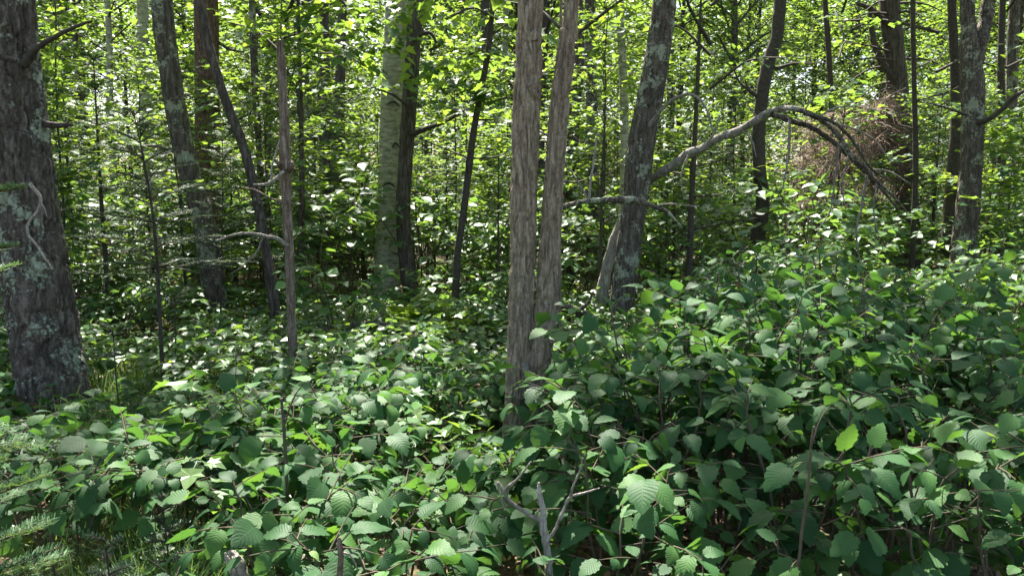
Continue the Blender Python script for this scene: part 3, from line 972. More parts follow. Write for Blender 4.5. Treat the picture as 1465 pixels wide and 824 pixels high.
for nm, lb, pts, D, mt, zt in SMALL:
    t, foot, Q = tree_thing(nm, lb, pts, D, M[mt], zt, nseg=40, sides=12, flare=.008)
    crown_on(t, foot, R1, zt + .8, max(2.6, zt * .45), 1.2 + zt * .08, 7 + int(zt * .4), 6, .14, .10, M['maple'], (0, 0), twlen=.55)
    for k in range(5):
        z = R1.uniform(.25, .6) * zt
        f = np.interp(z, Q[:, 2], np.arange(len(Q)))
        c = Q[int(f), :3]
        az = R1.uniform(0, 2 * PI)
        d = np.array((math.cos(az), math.sin(az), R1.uniform(-.1, .5))) * R1.uniform(.3, .9)
        mb = MB()
        tube(mb, spline([c, c + d * .5 + R1.normal(0, .05, 3), c + d], 7), np.linspace(.012, .003, 7), 4)
        mb.build('dead_branch', M['twig'], t)

# ------------------------------------------------------------------ trees of the wood behind: prototypes, then copies
R2 = np.random.default_rng(23)


def proto_tree(name, label, cat, group, H, cb, rad, nb, ntw, step, leaf, tr, lm, bm, shape=(LEAF4_V, LEAF4_F), minr=.004, twlen=.6, seedwob=.03, **k):
    T, br, lv = gen_tree(R2, H, cb, rad, nb, ntw, step, leaf, tr, twlen=twlen, wob=seedwob, up=.6, **k)
    t = thing(name, label, cat, (0, 0, -50), 0, group)
    mb = MB()
    Q = spline(T, 30)
    Q[0, 2] -= .1
    R = np.linspace(1, .25, 30) * tr
    R[:3] *= (1.25, 1.1, 1.03)
    tube(mb, Q, R, 10)
    a = mb.build('trunk', bm, t)
    mb = MB()
    branches_mesh(mb, br, minr)
    for q in range(10):       # bare lower twigs
        z = R2.uniform(.15, .9) * cb
        c = np.array([np.interp(z, T[:, 2], T[:, w]) for w in range(3)])
        az = R2.uniform(0, 2 * PI)
        d = np.array((math.cos(az), math.sin(az), R2.uniform(-.2, .5))) * R2.uniform(.2, .8)
        tube(mb, spline([c, c + d * .5 + R2.normal(0, .05, 3), c + d], 6), np.linspace(.010, .003, 6), 3)
    b_ = tag(mb.build('branches', M['twig'], t), kind='stuff')
    mb = MB()
    place_many(mb, *shape, *lv)
    c = tag(mb.build('crown', lm, t), kind='stuff')
    KIDS[t.name] = [a, b_, c]
    return t


def scatter(protos, spots, r, smin, smax, words):
    used = set()
    for k, (x, y) in enumerate(spots):
        p = protos[k % len(protos)]
        loc = (x, y, float(ground(x, y)) - .02)
        s, a = r.uniform(smin, smax), r.uniform(0, 2 * PI)
        lb = words[k % len(protos)] + ' leafy shrub in the undergrowth nearest ' + near(x, y)
        if p.name not in used:
            used.add(p.name)
            p.location, p.rotation_euler, p.scale = loc, (0, 0, a), (s, s, s)
            p['label'] = lb
        else:
            copy_thing(p, loc, a, s, lb)
    for p in protos:
        assert p.name in used


def poisson(r, n, xf, y0, y1, dist, tries=6000, keep=lambda x, y: True, others=()):
    S_ = []
    for _ in range(tries):
        y = math.sqrt(r.uniform(y0 * y0, y1 * y1))
        x = xf(y) * r.uniform(-1, 1)
        if not keep(x, y):
            continue
        if all((x - a) ** 2 + (y - b) ** 2 > dist ** 2 for a, b in S_) and all((x - o[0]) ** 2 + (y - o[1]) ** 2 > (o[2] + .05) ** 2 for o in OCC):
            S_.append((x, y))
            if len(S_) >= n:
                break
    return S_


# tall forest trees further back
pro = []
for k, (H, cb, rad, tr, lm, bm, nm, lb) in enumerate((
        (13, 3.0, 3.0, .11, 'maple', 'brown', 'forest_tree', 'brown-barked forest tree standing in the wood behind the main trunks'),
        (14, 4.0, 2.9, .13, 'oak', 'lichened', 'forest_tree', 'grey lichened forest tree standing in the wood behind the main trunks'),
        (12, 2.6, 2.6, .08, 'maple', 'twig', 'forest_tree', 'thin dark forest tree standing in the wood behind the main trunks'),
        (13, 3.4, 2.6, .09, 'maple', 'aspen', 'forest_tree', 'pale-barked forest tree standing in the wood behind the main trunks'))):
    pro.append(proto_tree(nm, lb, 'tree', lb.split(' standing')[0] + 's of the wood behind', H, cb, rad, 46, 12, .11, .145, tr, M[lm], M[bm], twlen=.8, minr=.006))
sp = poisson(R2, 85, lambda y: y * .78 + 2, 19.5, 42, 2.1)
NV = len(sp)
sp += [(-7.5, 6), (-6.5, 10), (-9, 12), (7.5, 5.5), (8.2, 9.5), (10.5, 12.5), (-4.5, 1.5), (5.2, 1.0), (-10, 2), (10.5, 1.5), (-3.5, -6.5), (5, -7.5)]
pro_seq = [pro[0], pro[1], pro[2], pro[0], pro[2], pro[3], pro[1]]
used = set()
for k, (x, y) in enumerate(sp):
    p = pro_seq[k % 7]
    loc, s, a = (x, y, float(ground(x, y)) - .03), R2.uniform(.85, 1.2), R2.uniform(0, 2 * PI)
    lb = p['label'].split(' standing')[0] + ' standing in the wood nearest ' + near(x, y)
    if p.name not in used:
        used.add(p.name)
        p.location, p.rotation_euler, p.scale = loc, (0, 0, a), (s, s, s)
        p['label'] = lb
    else:
        c = copy_thing(p, loc, a, s, lb)
    if k >= NV:
        tag(c, 'tall tree outside the view whose crown shades the hazel thicket', group='trees shading the thicket from outside the view')
        OCC.append((x, y, .3))

# understory saplings
lb = 'leafy young maple of the understory with tiers of bright backlit leaves'
pro = [proto_tree('maple_sapling', lb, 'sapling', 'young maples of the understory', H, .5, rad, nb, 10, .056, .098, .02, M['maple'], M['twig'], shape=(MAPLE_V, MAPLE_F) if k < 2 else (LEAF4_V, LEAF4_F), twlen=.5, top_shape=.4, rise=.3, minr=.003, low_bias=.9)
       for k, (H, rad, nb) in enumerate(((2.6, .95, 16), (4.2, 1.25, 24), (3.2, 1.1, 20), (5.6, 1.4, 30), (7.2, 1.5, 36), (6.2, 1.35, 32)))]
WIN = [(300, 8.9, 45), (215, 5.5, 30), (560, 10.3, 55), (600, 9.9, 40), (905, 8.6, 50), (1087, 10.8, 40), (1385, 9.5, 50), (1235, 10.8, 70), (1150, 7.8, 150), (408, 6, 60), (745, 6, 90), (475, 14, 20)]


def sap_keep(x, y):
    p = px_of(x, y, 1.2)
    for c, d, w in WIN:
        if y < d + .6 and abs(p - c) < w + 250 / y:
            return False
    return True


sp = poisson(R2, 36, lambda y: y * .70 + .5, 7.2, 13, .9, keep=sap_keep)
n1_ = len(sp)
sp += poisson(R2, 170, lambda y: y * .70 + .5, 12.5, 38, 1.15, keep=sap_keep)
used = set()
SZ = ['low spreading', 'tall full', 'low dense', 'tall slender', 'very tall', 'tall broad']
for k, (x, y) in enumerate(sp):
    q = (0, 2, 1)[k % 3] if k < n1_ else ((0, 2, 1, 2)[k % 4] if y < 16 else (1, 3, 4, 5, 2, 3, 5)[k % 7])
    p = pro[q]
    loc, sc_, a = (x, y, float(ground(x, y)) - .02), R2.uniform(.8, 1.15), R2.uniform(0, 2 * PI)
    lb = SZ[q] + ' young maple with backlit leaf tiers, standing nearest ' + near(x, y)
    if q not in used:
        used.add(q)
        p.location, p.rotation_euler, p.scale = loc, (0, 0, a), (sc_, sc_, sc_)
        p['label'] = lb
    else:
        copy_thing(p, loc, a, sc_, lb)

# far wood that reads as one mass
R3 = np.random.default_rng(31)
nW = 400000
ang = R3.uniform(-1.1, 1.1, nW)
rad_ = R3.uniform(38, 62, nW)
cl = np.stack([np.sin(ang) * rad_, np.cos(ang) * rad_, R3.uniform(0, 1, nW) ** .8 * 17], -1)
# clump the leaves
cc = np.stack([np.sin(a := R3.uniform(-1.1, 1.1, 2600)) * (q := R3.uniform(36, 74, 2600)), np.cos(a) * q, R3.uniform(0.3, 17, 2600)], -1)
pos = cc[R3.integers(0, 2600, nW)] + R3.normal(0, 1, (nW, 3)) * (1.0, 1.0, .45)
pos[:, 2] = np.maximum(pos[:, 2], .1)
mb = MB()
dd = norm(R3.normal(0, 1, (nW, 3)) * (1, 1, .3) - (0, 0, .25))
place_many(mb, LEAF2_V, LEAF2_F, pos, dd, rand_normals(nW, .5, R3), R3.uniform(.20, .30, nW) * (.75 + .25 * np.hypot(pos[:, 0], pos[:, 1]) / 40))
mw = mb
wood = mw.build('far_woodland', M['far'])
tag(wood, 'distant sunlit woodland foliage closing the view', 'woodland', kind='stuff')

# ------------------------------------------------------------------ shrubs of the middle ground
R4 = np.random.default_rng(41)


def shrub_lines(r, h, nst, spread, ntw, twl):
    """stems and twigs of one multi-stemmed shrub"""
    stems, twigs = [], []
    for s in range(nst):
        az = s * 2 * PI / nst + r.normal(0, .5)
        out_ = spread * r.uniform(.35, 1.0)
        hh = h * r.uniform(.72, 1.0)
        d = np.array((math.cos(az), math.sin(az), 0))
        b0 = d * r.uniform(.01, .06)
        P = spline([b0 - (0, 0, .05), b0 + d * out_ * .25 + (0, 0, hh * .45), b0 + d * out_ * .65 + (0, 0, hh * .82), b0 + d * out_ + (0, 0, hh)], 9)
        P[1:-1] += r.normal(0, .012, (7, 3))
        stems.append(P)
        tw = [P[-3:]]
        for q in range(ntw):
            f = .38 + .58 * (q + r.uniform(.1, .9)) / ntw
            c = np.array([np.interp(f, np.linspace(0, 1, 9), P[:, w]) for w in range(3)])
            a2 = az + (1 if q % 2 else -1) * r.uniform(.5, 1.7)
            td = np.array((math.cos(a2), math.sin(a2), r.uniform(.05, .55)))
            Lt = twl * r.uniform(.6, 1.25) * (1.15 - .4 * f)
            tw.append(np.stack([c, c + td * Lt * .55, c + td * Lt + (0, 0, -.06 * Lt)]))
        twigs.append(tw)
    return stems, twigs


lb = 'leafy sunlit shrub of the middle ground between hazel thicket and tall trunks'
pro = []
for k, (h, nst, spread, ntw) in enumerate(((.9, 6, .45, 6), (.65, 6, .42, 5), (1.2, 6, .5, 7), (.5, 7, .42, 4), (1.0, 5, .5, 7), (.8, 6, .5, 6))):
    st, tw = shrub_lines(R4, h, nst, spread, ntw, .30)
    t = thing('understory_shrub', lb, 'shrub', (0, 0, -50), 0, 'shrubs of the middle ground')
    mb = MB()
    L = []
    for P, ts in zip(st, tw):
        tube(mb, P, np.linspace(.007, .003, 9), 5)
        for T in ts:
            tube(mb, T, np.linspace(.0035, .0015, 3), 3, cap=False)
            L.append(leaf_twig(R4, T, .045, .098, .35, .42))
    a = mb.build('stems', M['stem'], t)
    L = [np.concatenate([l[q] for l in L]) for q in range(4)]
    mb = MB()
    place_many(mb, LEAF8_V, LEAF8_F, *L)
    b_ = mb.build('foliage', M['shrub'], t)
    tag(b_, kind='stuff')
    KIDS[t.name] = [a, b_]
    pro.append(t)


def mid_keep(x, y):
    p = px_of(x, y, .4)
    if 110 < p < 345 and y < 7.6:
        return R4.random() < .10
    if p < 140 and y < 5.6:
        return False
    if 545 < p < 650 and 7.0 < y < 8.6:
        return False
    return True


sp = poisson(R4, 175, lambda y: y * .70 + .3, 5.3, 9.7, .44, tries=12000, keep=mid_keep)
nlow = len(sp)
sp += poisson(R4, 115, lambda y: y * .70 + .3, 9.9, 18, .75, tries=12000)
used = set()
WORD = ['bushy', 'low', 'tall', 'ground-hugging', 'open tall', 'broad']
for k, (x, y) in enumerate(sp):
    q = (1, 3, 3)[k % 3] if k < nlow else (0, 2, 4, 5)[k % 4]
    p = pro[q]
    sc_ = R4.uniform(.62, 1.0) if k < nlow else R4.uniform(1.0, 1.9)
    pp = px_of(x, y, .4)
    if k < nlow and y > 6.3 and R4.random() < .30 and all(abs(pp - c) > 55 for c in (310, 555, 595, 885, 855, 410)):
        q, sc_ = (0, 4, 2)[k % 3], R4.uniform(.7, 1.15)
        p = pro[q]
    lb = WORD[q] + ' leafy shrub in the undergrowth nearest ' + near(x, y)
    loc, a = (x, y, float(ground(x, y)) - .02), R4.uniform(0, 2 * PI)
    if q not in used:
        used.add(q)
        p.location, p.rotation_euler, p.scale = loc, (0, 0, a), (sc_, sc_, sc_)
        p['label'] = lb
    else:
        copy_thing(p, loc, a, sc_, lb)

# ------------------------------------------------------------------ the hazel thicket: every leaf an object
def hazel_leaf_mesh(name, material, r, aspect=.80, fold=.18, curl=.22, teeth=.045):
    n = 11
    t = np.linspace(0, 1, n)
    w = aspect * .5 * (np.sin(PI * np.clip(t, 0, 1) ** .78) ** .72) * (1 - .12 * t)
    w[0], w[-1] = .06, .012
    w[1] = max(w[1], aspect * .27)
    V, UV = [], []
    ph = r.uniform(0, 6)
    tw = r.normal(0, .10)
    for k in range(n):
        yc = t[k]
        zc = -curl * t[k] ** 2 + .015 * math.sin(5 * t[k] + ph)
        tooth = teeth * (1 if k % 2 else -.4) * (0 if k in (0, n - 1) else 1)
        for s, u in ((-1, -1), (-1, -.5), (0, 0), (1, .5), (1, 1)):
            xx = w[k] * u + (tooth * np.sign(u) if abs(u) == 1 else 0)
            yy = yc - (.05 if abs(u) == 1 else .02) * abs(u) * (1 if k < n - 1 else 0) - (.05 * abs(u) if k < 2 else 0)
            zz = zc + fold * abs(xx) - .35 * fold * (abs(u) == 1) * abs(xx) + (.005 if k % 2 else -.005) * (abs(u) == .5) + tw * xx
            V.append((xx, yy, zz))
            UV.append((u, t[k]))
    Fq = []
    for k in range(n - 1):
        for c in range(4):
            a = k * 5 + c
            Fq.append((a, a + 1, a + 6, a + 5))
    mb = MB()
    mb.add(V, Fq)
    # petiole
    mb2 = np.array([(0, .03, -.004), (.006, -.14, .0), (-.006, -.14, .0)])
    mb.add(mb2, [(0, 1, 2)])
    UV += [(0, 0)] * 3
    return mb.mesh(name, material, True, UV)


R5 = np.random.default_rng(57)
HL = [hazel_leaf_mesh('leaf', M['hazel'], R5, R5.uniform(.74, .98), R5.uniform(.05, .34), R5.uniform(.05, .50)) for _ in range(9)]
HY = [hazel_leaf_mesh('leaf', M['hazel_young'], R5) for _ in range(2)]
HB = [hazel_leaf_mesh('leaf', M['hazel_brown'], R5, .75, .3, .4) for _ in range(2)]
NLEAF = [0]


def leaf_objects(parent, pos, d, nr, size, r, young=.015, brown=.006):
    d = norm(d)
    x = norm(np.cross(d, nr))
    z = np.cross(x, d)
    for k in range(len(pos)):
        u = r.random()
        me = HY[k % 2] if u < young else (HB[k % 2] if u < young + brown else HL[int(r.integers(0, 9))])
        o = bpy.data.objects.new('leaf', me)
        col.objects.link(o)
        o.parent = parent
        s = float(size[k]) * (.72 if u < young + brown else 1)
        p = pos[k] + d[k] * s * .13
        o.matrix_basis = Matrix(((x[k, 0] * s, d[k, 0] * s, z[k, 0] * s, p[0]), (x[k, 1] * s, d[k, 1] * s, z[k, 1] * s, p[1]), (x[k, 2] * s, d[k, 2] * s, z[k, 2] * s, p[2]), (0, 0, 0, 1)))
        NLEAF[0] += 1


def hazel(x, y, h, r, label, group, nst=4, spread=.33, ntw=4, leaf=.07, step=.034, twl=.21):
    t = thing('hazel_shrub', label, 'shrub', (x, y, ground(x, y)), 0, group)
    st, tw = shrub_lines(r, h, nst, spread, ntw, twl)
    L = []
    for P, ts in zip(st, tw):
        mb = MB()
        tube(mb, P, np.linspace(.0065, .0025, 9) * (.7 + h * .4), 6)
        for T in ts:
            tube(mb, T, np.linspace(.003, .0013, len(T)), 4, cap=False)
            L.append(leaf_twig(r, T, step, leaf, .42, .38, size_sd=.30, start=.25))
        mb.build('stem', M['stem'], t)
    L = [np.concatenate([l[q] for l in L]) for q in range(4)]
    L = [l[:300] for l in L]
    leaf_objects(t, *L, r)
    return t


def top_y(px):
    """the photograph's upper edge of the thicket, as a pixel row"""
    return np.interp(px, [0, 120, 250, 380, 420, 520, 640, 735, 775, 840, 930, 1000, 1050, 1120, 1250, 1340, 1400, 1465], [640, 630, 620, 560, 525, 500, 495, 600, 500, 450, 435, 370, 325, 350, 385, 375, 425, 470])


LBL = {
    'left': ('small hazel shrub with toothed leaves near the grass at the oak foot', 'hazel shrubs near the oak'),
    'mid': ('low hazel shrub with toothed leaves in the thicket around the snag', 'low hazel shrubs around the snag'),
    'right': ('dark green hazel shrub of the tall thicket beneath the arched stem', 'hazel shrubs of the tall thicket'),
}
spots = []


def hz_keep(x, y):
    p = px_of(x, y, .6)
    if p < -60 or p > 1530:
        return False
    if (y < 2.35 and 690 < p < 870) or (y < 2.9 and 745 < p < 815):
        return False
    if y < 2.9 and p < 340:
        return False
    if 110 < p < 320 and y < 7 and not (3.0 < y < 3.6 and p < 250):
        return R5.random() < (.12 if p < 280 else .35)
    if p < 130:
        return R5.random() < .12 and y > 2.6
    return True


sp = poisson(R5, 185, lambda y: y * .68 + .2, 2.05, 5.4, .27, tries=9000, keep=hz_keep)
for (x, y) in sp:
    p = float(px_of(x, y, .6))
    ty = float(top_y(p))
    hmax = CAM_H - (ty - 265) * y / F_PX            # tallest that still stays under the photo's edge
    if p > 790:
        zone = 'right'
        h = min(hmax, 1.36, .62 + .25 * (y - 1.3)) * R5.uniform(.70, 1.04)
    elif p > 330:
        zone = 'mid'
        h = min(hmax, .86, .55 + .12 * (y - 1.5)) * R5.uniform(.82, 1.0)
        if 600 < p < 790 and y < 4.45:
            h = min(h, CAM_H - (665 - 265) * (y - .15) / F_PX)
    else:
        zone = 'left'
        h = min(hmax, .62) * R5.uniform(.8, 1.0)
        if p < 190:
            h = min(h, CAM_H - (665 - 265) * y / F_PX)
    h = max(h, .24)
    lbx, grp = LBL[zone]
    big = h > .9
    lbx = ('tall' if big else ('knee-high' if h > .6 else 'low')) + ' hazel shrub with broad toothed leaves, nearest ' + near(x, y) + (', in the thicket front' if y < 3 else '')
    t = hazel(x, y, h, R5, lbx, 'hazel shrubs of the thicket', nst=5 if big else 4, spread=.36 if big else .30, ntw=7 if big else 5, leaf=.070 if zone != 'left' else .068)
    a, b_ = [q[2] for q in sorted(MARK, key=lambda q: (q[0] - x) ** 2 + (q[1] - y) ** 2)[:2]]
    kinds = {o.data.materials[0].name for o in t.children if o.name.startswith('leaf')}
    yl, bw = 'hazel_leaf_young' in kinds, 'hazel_leaf_browned' in kinds
    ex = ' with yellowish and browned leaves' if yl and bw else (' with yellowish leaves' if yl else (' with browned leaves' if bw else ' all green'))
    t['label'] = ('tall' if big else ('knee-high' if h > .6 else 'low')) + (' front' if y < 3 else '') + ' hazel' + ex + ', nearest ' + a.replace('the ', '', 1) + ' then ' + b_.replace('the ', '', 1)
print('hazel shrubs', len(sp), 'leaves', NLEAF[0])

# ------------------------------------------------------------------ small firs
def needles(mb, P, r, per_m, length, width, flat=.75, m=0):
    seg = np.linalg.norm(np.diff(P, axis=0), axis=1)
    L = seg.sum()
    n = max(6, int(per_m * L))
    t = np.linspace(0, 1, n)
    c = np.concatenate([[0], np.cumsum(seg)]) / L
    pos = np.stack([np.interp(t, c, P[:, k]) for k in range(3)], -1)
    T = norm(P[-1] - P[0])
    sd = norm(np.cross(T, (0, 0, 1.0)))
    up = np.cross(sd, T)
    a = np.where(np.arange(n) % 2 == 0, 0, PI) + r.normal(0, 1 - flat + .25, n)
    d = T[None] * r.uniform(.45, .8, (n, 1)) + sd[None] * np.cos(a)[:, None] + up[None] * (np.abs(np.sin(a))[:, None] * .7 + .1)
    pv = np.array([(-.5, 0, 0), (.5, 0, 0), (.35, .85, 0), (-.35, .85, 0), (0, 1, 0)])
    pf = np.array([(0, 1, 2), (0, 2, 3), (3, 2, 4)])
    place_many(mb, pv, pf, pos, d, np.repeat(up[None], n, 0) + r.normal(0, .2, (n, 3)), length * r.uniform(.75, 1.1, n), m, np.full(n, width / length))


def fir_bough(parent, r, c, d, L, foot_mat, needle_mat, nside=7, nl=.02, nw=.0026, per_m=170):
    d = norm(np.asarray(d, float))
    e = c + d * L + (0, 0, -.05 * L)
    P = spline([c, c + d * L * .5 + (0, 0, .02 * L), e], 7)
    mb = MB()
    tube(mb, P, np.linspace(.0045, .0015, 7), 4)
    nb = MB()
    needles(nb, P[1:], r, per_m, nl, nw)
    sd = norm(np.cross(d, (0, 0, 1.0)))
    for q in range(nside):
        f = .15 + .8 * q / nside
        b0 = np.array([np.interp(f, np.linspace(0, 1, 7), P[:, w]) for w in range(3)])
        for s in (-1, 1):
            td = norm(d * .8 + sd * s * .75 + (0, 0, r.normal(0, .08)))
            Lt = L * .42 * (1.1 - f) * r.uniform(.75, 1.15) + .02
            tp = np.stack([b0, b0 + td * Lt * .5, b0 + td * Lt - (0, 0, .04 * Lt)])
            tube(mb, tp, [.002, .0015, .001], 3, cap=False)
            needles(nb, tp, r, per_m, nl, nw)
    o = mb.build('bough', foot_mat, parent)
    n_ = nb.build('needles', needle_mat, o)
    tag(n_, kind='stuff')


R6 = np.random.default_rng(63)


def fir(label, base, line, r, z0, zt, rad, nwh, per=5, nm='needle', nside=7, per_m=150, nl=.02, nw=.003, top_r=.15, group=None, stem_r=.012):
    t = thing('fir_sapling', label, 'sapling', base, 0, group)
    P = spline(line, 24)
    mb = MB()
    tube(mb, P, np.linspace(stem_r, .003, 24), 8)
    mb.build('stem', M['twig'], t)
    for w in range(nwh):
        u = w / max(1, nwh - 1)
        z = z0 + (zt - z0) * u
        c = np.array([np.interp(z, P[:, 2], P[:, k]) for k in range(3)])
        for q in range(per):
            az = q * 2 * PI / per + w * .7 + r.normal(0, .2)
            L = (rad * (1 - u) + top_r * u) * r.uniform(.75, 1.15)
            fir_bough(t, r, c + (0, 0, r.normal(0, .02)), (math.cos(az), math.sin(az), .12 + .45 * u + r.normal(0, .06)), L, M['twig'], M[nm], nside, nl, nw, per_m)
    return t


def fir_px(label, pts, D, r, zlow, rad, nwh, **k):
    L = np.array([at(px, py, D) for px, py in pts])[::-1]
    g = ground(L[0, 0], L[0, 1])
    L = np.vstack([[L[0, 0], L[0, 1], g - .04], L[1:] if L[0, 2] < g + .05 else L])
    base = L[0].copy()
    return fir(label, base, L - base, r, zlow, (L[-1] - base)[2] * .99, rad, nwh, **k)


fir_px('slender young fir with flat tiers of needles beside the leaning trunk', [(192, 165), (203, 215), (214, 275), (222, 340), (228, 440), (233, 540), (236, 600)], 5.6, R6, 1.05, .62, 8, stem_r=.019)
fir_px('young fir with drooping tiers behind the curved tree', [(318, 200), (318, 300), (316, 420), (316, 500)], 8.0, R6, .8, .8, 8, nl=.024, nw=.004, per_m=110)
# young firs further in: one built, the others copied with all boughs joined per tree
def wood_fir(H, rad, nwh):
    t = thing('young_fir', 'young fir', 'fir', (0, 0, -50), 0, 'young firs of the understory')
    mb, nb = MB(), MB()
    tube(mb, [(0, 0, -.1), (.02, 0, H * .5), (0, 0, H)], [.03, .02, .004], 7)
    for w in range(nwh):
        u = w / (nwh - 1)
        z = .35 + (H - .4) * u
        for q in range(6):
            az = q * PI / 3 + w * .6 + R6.normal(0, .2)
            L = (rad * (1 - u) + .12 * u) * R6.uniform(.7, 1.15)
            d = norm(np.array((math.cos(az), math.sin(az), .05 + .4 * u + R6.normal(0, .07))))
            c = np.array((0, 0, z + R6.normal(0, .05)))
            P = spline([c, c + d * L * .5 + (0, 0, .03 * L), c + d * L - (0, 0, .08 * L)], 6)
            tube(mb, P, np.linspace(.007, .002, 6), 3)
            needles(nb, P[1:], R6, 70, .035, .008)
            sd = norm(np.cross(d, (0, 0, 1.0)))
            for k in range(7):
                f = .15 + .8 * k / 7
                b0 = np.array([np.interp(f, np.linspace(0, 1, 6), P[:, w_]) for w_ in range(3)])
                for sg in (-1, 1):
                    td = norm(d * .8 + sd * sg * .75 + (0, 0, R6.normal(-.05, .1)))
                    Lt = L * .45 * (1.1 - f) * R6.uniform(.7, 1.15) + .03
                    needles(nb, np.stack([b0, b0 + td * Lt * .5, b0 + td * Lt]), R6, 70, .035, .008)
    a = mb.build('trunk', M['twig'], t)
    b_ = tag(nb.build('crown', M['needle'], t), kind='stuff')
    KIDS[t.name] = [a, b_]
    return t


pro = [wood_fir(2.9, .95, 9), wood_fir(4.4, 1.15, 12)]
used = set()
for k, (px, D, q) in enumerate(((150, 8.2, 0), (105, 10.5, 1), (335, 11.5, 0), (262, 12.8, 1), (455, 12.5, 0), (520, 15.5, 1), (640, 13, 0), (690, 20, 1), (840, 17.5, 1), (965, 11.5, 0), (1015, 16, 1), (1140, 16.5, 0), (1335, 12.8, 0), (1330, 18, 1), (1440, 11.8, 0), (40, 14, 1), (610, 22, 1), (1200, 21, 1))):
    x = (px - PW / 2) / F_PX * D
    p = pro[q]
    loc, sc_, a = (x, D, float(ground(x, D))), R6.uniform(.8, 1.15), R6.uniform(0, 6)
    lb = ('short' if q == 0 else 'tall') + ' young fir with dark feathery boughs, nearest ' + near(x, D)
    if q not in used:
        used.add(q)
        p.location, p.rotation_euler, p.scale = loc, (0, 0, a), (sc_, sc_, sc_)
        p['label'] = lb
    else:
        copy_thing(p, loc, a, sc_, lb)

fir_px('thin fir seedling by the grass clearing with bare lower stem', [(162, 478), (166, 540), (172, 600), (176, 660)], 4.9, R6, .5, .12, 2, per=3, nside=3, stem_r=.009)
fir_px('fine bare sapling stem next to the slender young fir', [(250, 430), (251, 500), (252, 600)], 5.9, R6, .75, .12, 2, per=3, nside=3, stem_r=.008)
base = at(-95, 700, 1.95)
base[2] = ground(base[0], base[1])
fr = thing('fir_sapling', 'fir sapling reaching bright needled boughs past the oak foot', 'sapling', tuple(base))
mb = MB()
tube(mb, [(0, 0, -.05), (0, 0, .9), (.01, 0, 1.75)], [.02, .014, .004], 8)
mb.build('stem', M['twig'], fr)
for (px, py, z0) in ((60, 632, .92), (40, 690, .80), (70, 668, .72), (75, 742, .62), (55, 800, .45), (95, 790, .55), (20, 612, 1.0), (38, 262, 1.52), (22, 345, 1.38), (25, 372, 1.30), (5, 650, .85)):
    e = at(px, py, 1.95 + R6.normal(0, .1)) - base
    c = np.array((0, 0, z0 - .02))
    v = e - c
    fir_bough(fr, R6, c, v, float(np.linalg.norm(v)), M['stem'], M['needle_bright'], 8, .022, .0034, 380)
for px, py, D, s in ((300, 715, 3.1, .16), (235, 760, 2.7, .15), (150, 770, 2.4, .17)):
    b0 = at(px, py, D)
    b0[2] = ground(b0[0], b0[1])
    fir('tiny fir seedling in the grass clearing', tuple(b0), np.array([(0, 0, -.03), (.01, 0, .2), (0, 0, .42)]), R6, .15, .40, s, 4, per=4, nside=4, per_m=200, group='fir seedlings in the grass', stem_r=.005, top_r=.05)

# ------------------------------------------------------------------ grass, herbs, litter, ferns
R7 = np.random.default_rng(71)


def grass(n, spots, name, label, hmin, hmax):
    c = np.array(spots)[R7.integers(0, len(spots), n)]
    xy = c[:, :2] + R7.normal(0, 1, (n, 2)) * c[:, 2:3]
    z = ground(xy[:, 0], xy[:, 1])
    az = R7.uniform(0, 2 * PI, n)
    h = R7.uniform(hmin, hmax, n)
    d = np.stack([np.cos(az), np.sin(az), 0 * az], -1)
    s = np.stack([-np.sin(az), np.cos(az), 0 * az], -1)
    bend = R7.uniform(.2, .8, n)
    b0 = np.stack([xy[:, 0], xy[:, 1], z - .01], -1)
    V = []
    for f, w in ((0, 1), (.4, .9), (.75, .6), (1, .05)):
        p = b0 + d * (h * bend * f * f)[:, None] + np.array((0, 0, 1.0)) * (h * f * (1 - .3 * bend * f))[:, None]
        V += [p - s * .0022 * w, p + s * .0022 * w]
    V = np.stack(V, 1).reshape(-1, 3)
    q = np.array([(0, 1, 3, 2), (2, 3, 5, 4), (4, 5, 7, 6)])
    mb = MB()
    mb.add(V, (q[None] + (np.arange(n) * 8)[:, None, None]).reshape(-1, 4))
    return tag(mb.build(name, M['grass']), label, 'grass', kind='stuff')


def gspots(lst):
    out_ = []
    for px, D, s in lst:
        x = (px - PW / 2) / F_PX * D
        out_.append((x, D, s))
    return out_


grass(9000, gspots([(190, 2.9, .22), (205, 2.55, .13), (215, 2.7, .12), (170, 2.4, .15), (210, 3.3, .25), (250, 5.4, .35), (170, 5.6, .4), (260, 6.2, .4), (150, 6.5, .5), (330, 5.6, .3), (215, 4.4, .3), (340, 6.4, .3), (240, 3.9, .3), (160, 4.6, .3), (290, 4.8, .25), (190, 2.5, .2), (200, 7, .4), (300, 7, .4)]),
      'grass', 'thin arching grass of the small clearing beside the oak', .14, .36)
grass(7000, gspots([(R7.uniform(0, 1465), R7.uniform(4, 14), .5) for _ in range(60)]), 'grass', 'sparse grass scattered over the forest floor', .12, .34)


def scatter_leaves(n, y0, y1, z0, z1, size, material, name, label, cat, shape, tilt, keep=None):
    y = np.sqrt(R7.uniform(y0 * y0, y1 * y1, n))
    x = (y * .72 + .4) * R7.uniform(-1, 1, n)
    cl = vnoise(np.stack([x * 1.7, y * 1.7, 0 * x], -1), 3)
    k = cl > R7.uniform(.15, .6, n)
    x, y = x[k], y[k]
    n = len(x)
    lowz = np.where((px_of(x, y, .3) < 170) & (y < 5.4), .3, 1.0)
    pos = np.stack([x, y, ground(x, y) + z0 + (z1 - z0) * lowz * R7.random(n) ** 1.3], -1)
    az = R7.uniform(0, 2 * PI, n)
    d = np.stack([np.cos(az), np.sin(az), R7.normal(-.1, .25, n)], -1)
    mb = MB()
    place_many(mb, *shape, pos, d, rand_normals(n, tilt, R7), size * R7.uniform(.6, 1.3, n))
    return tag(mb.build(name, material), label, cat, kind='stuff')


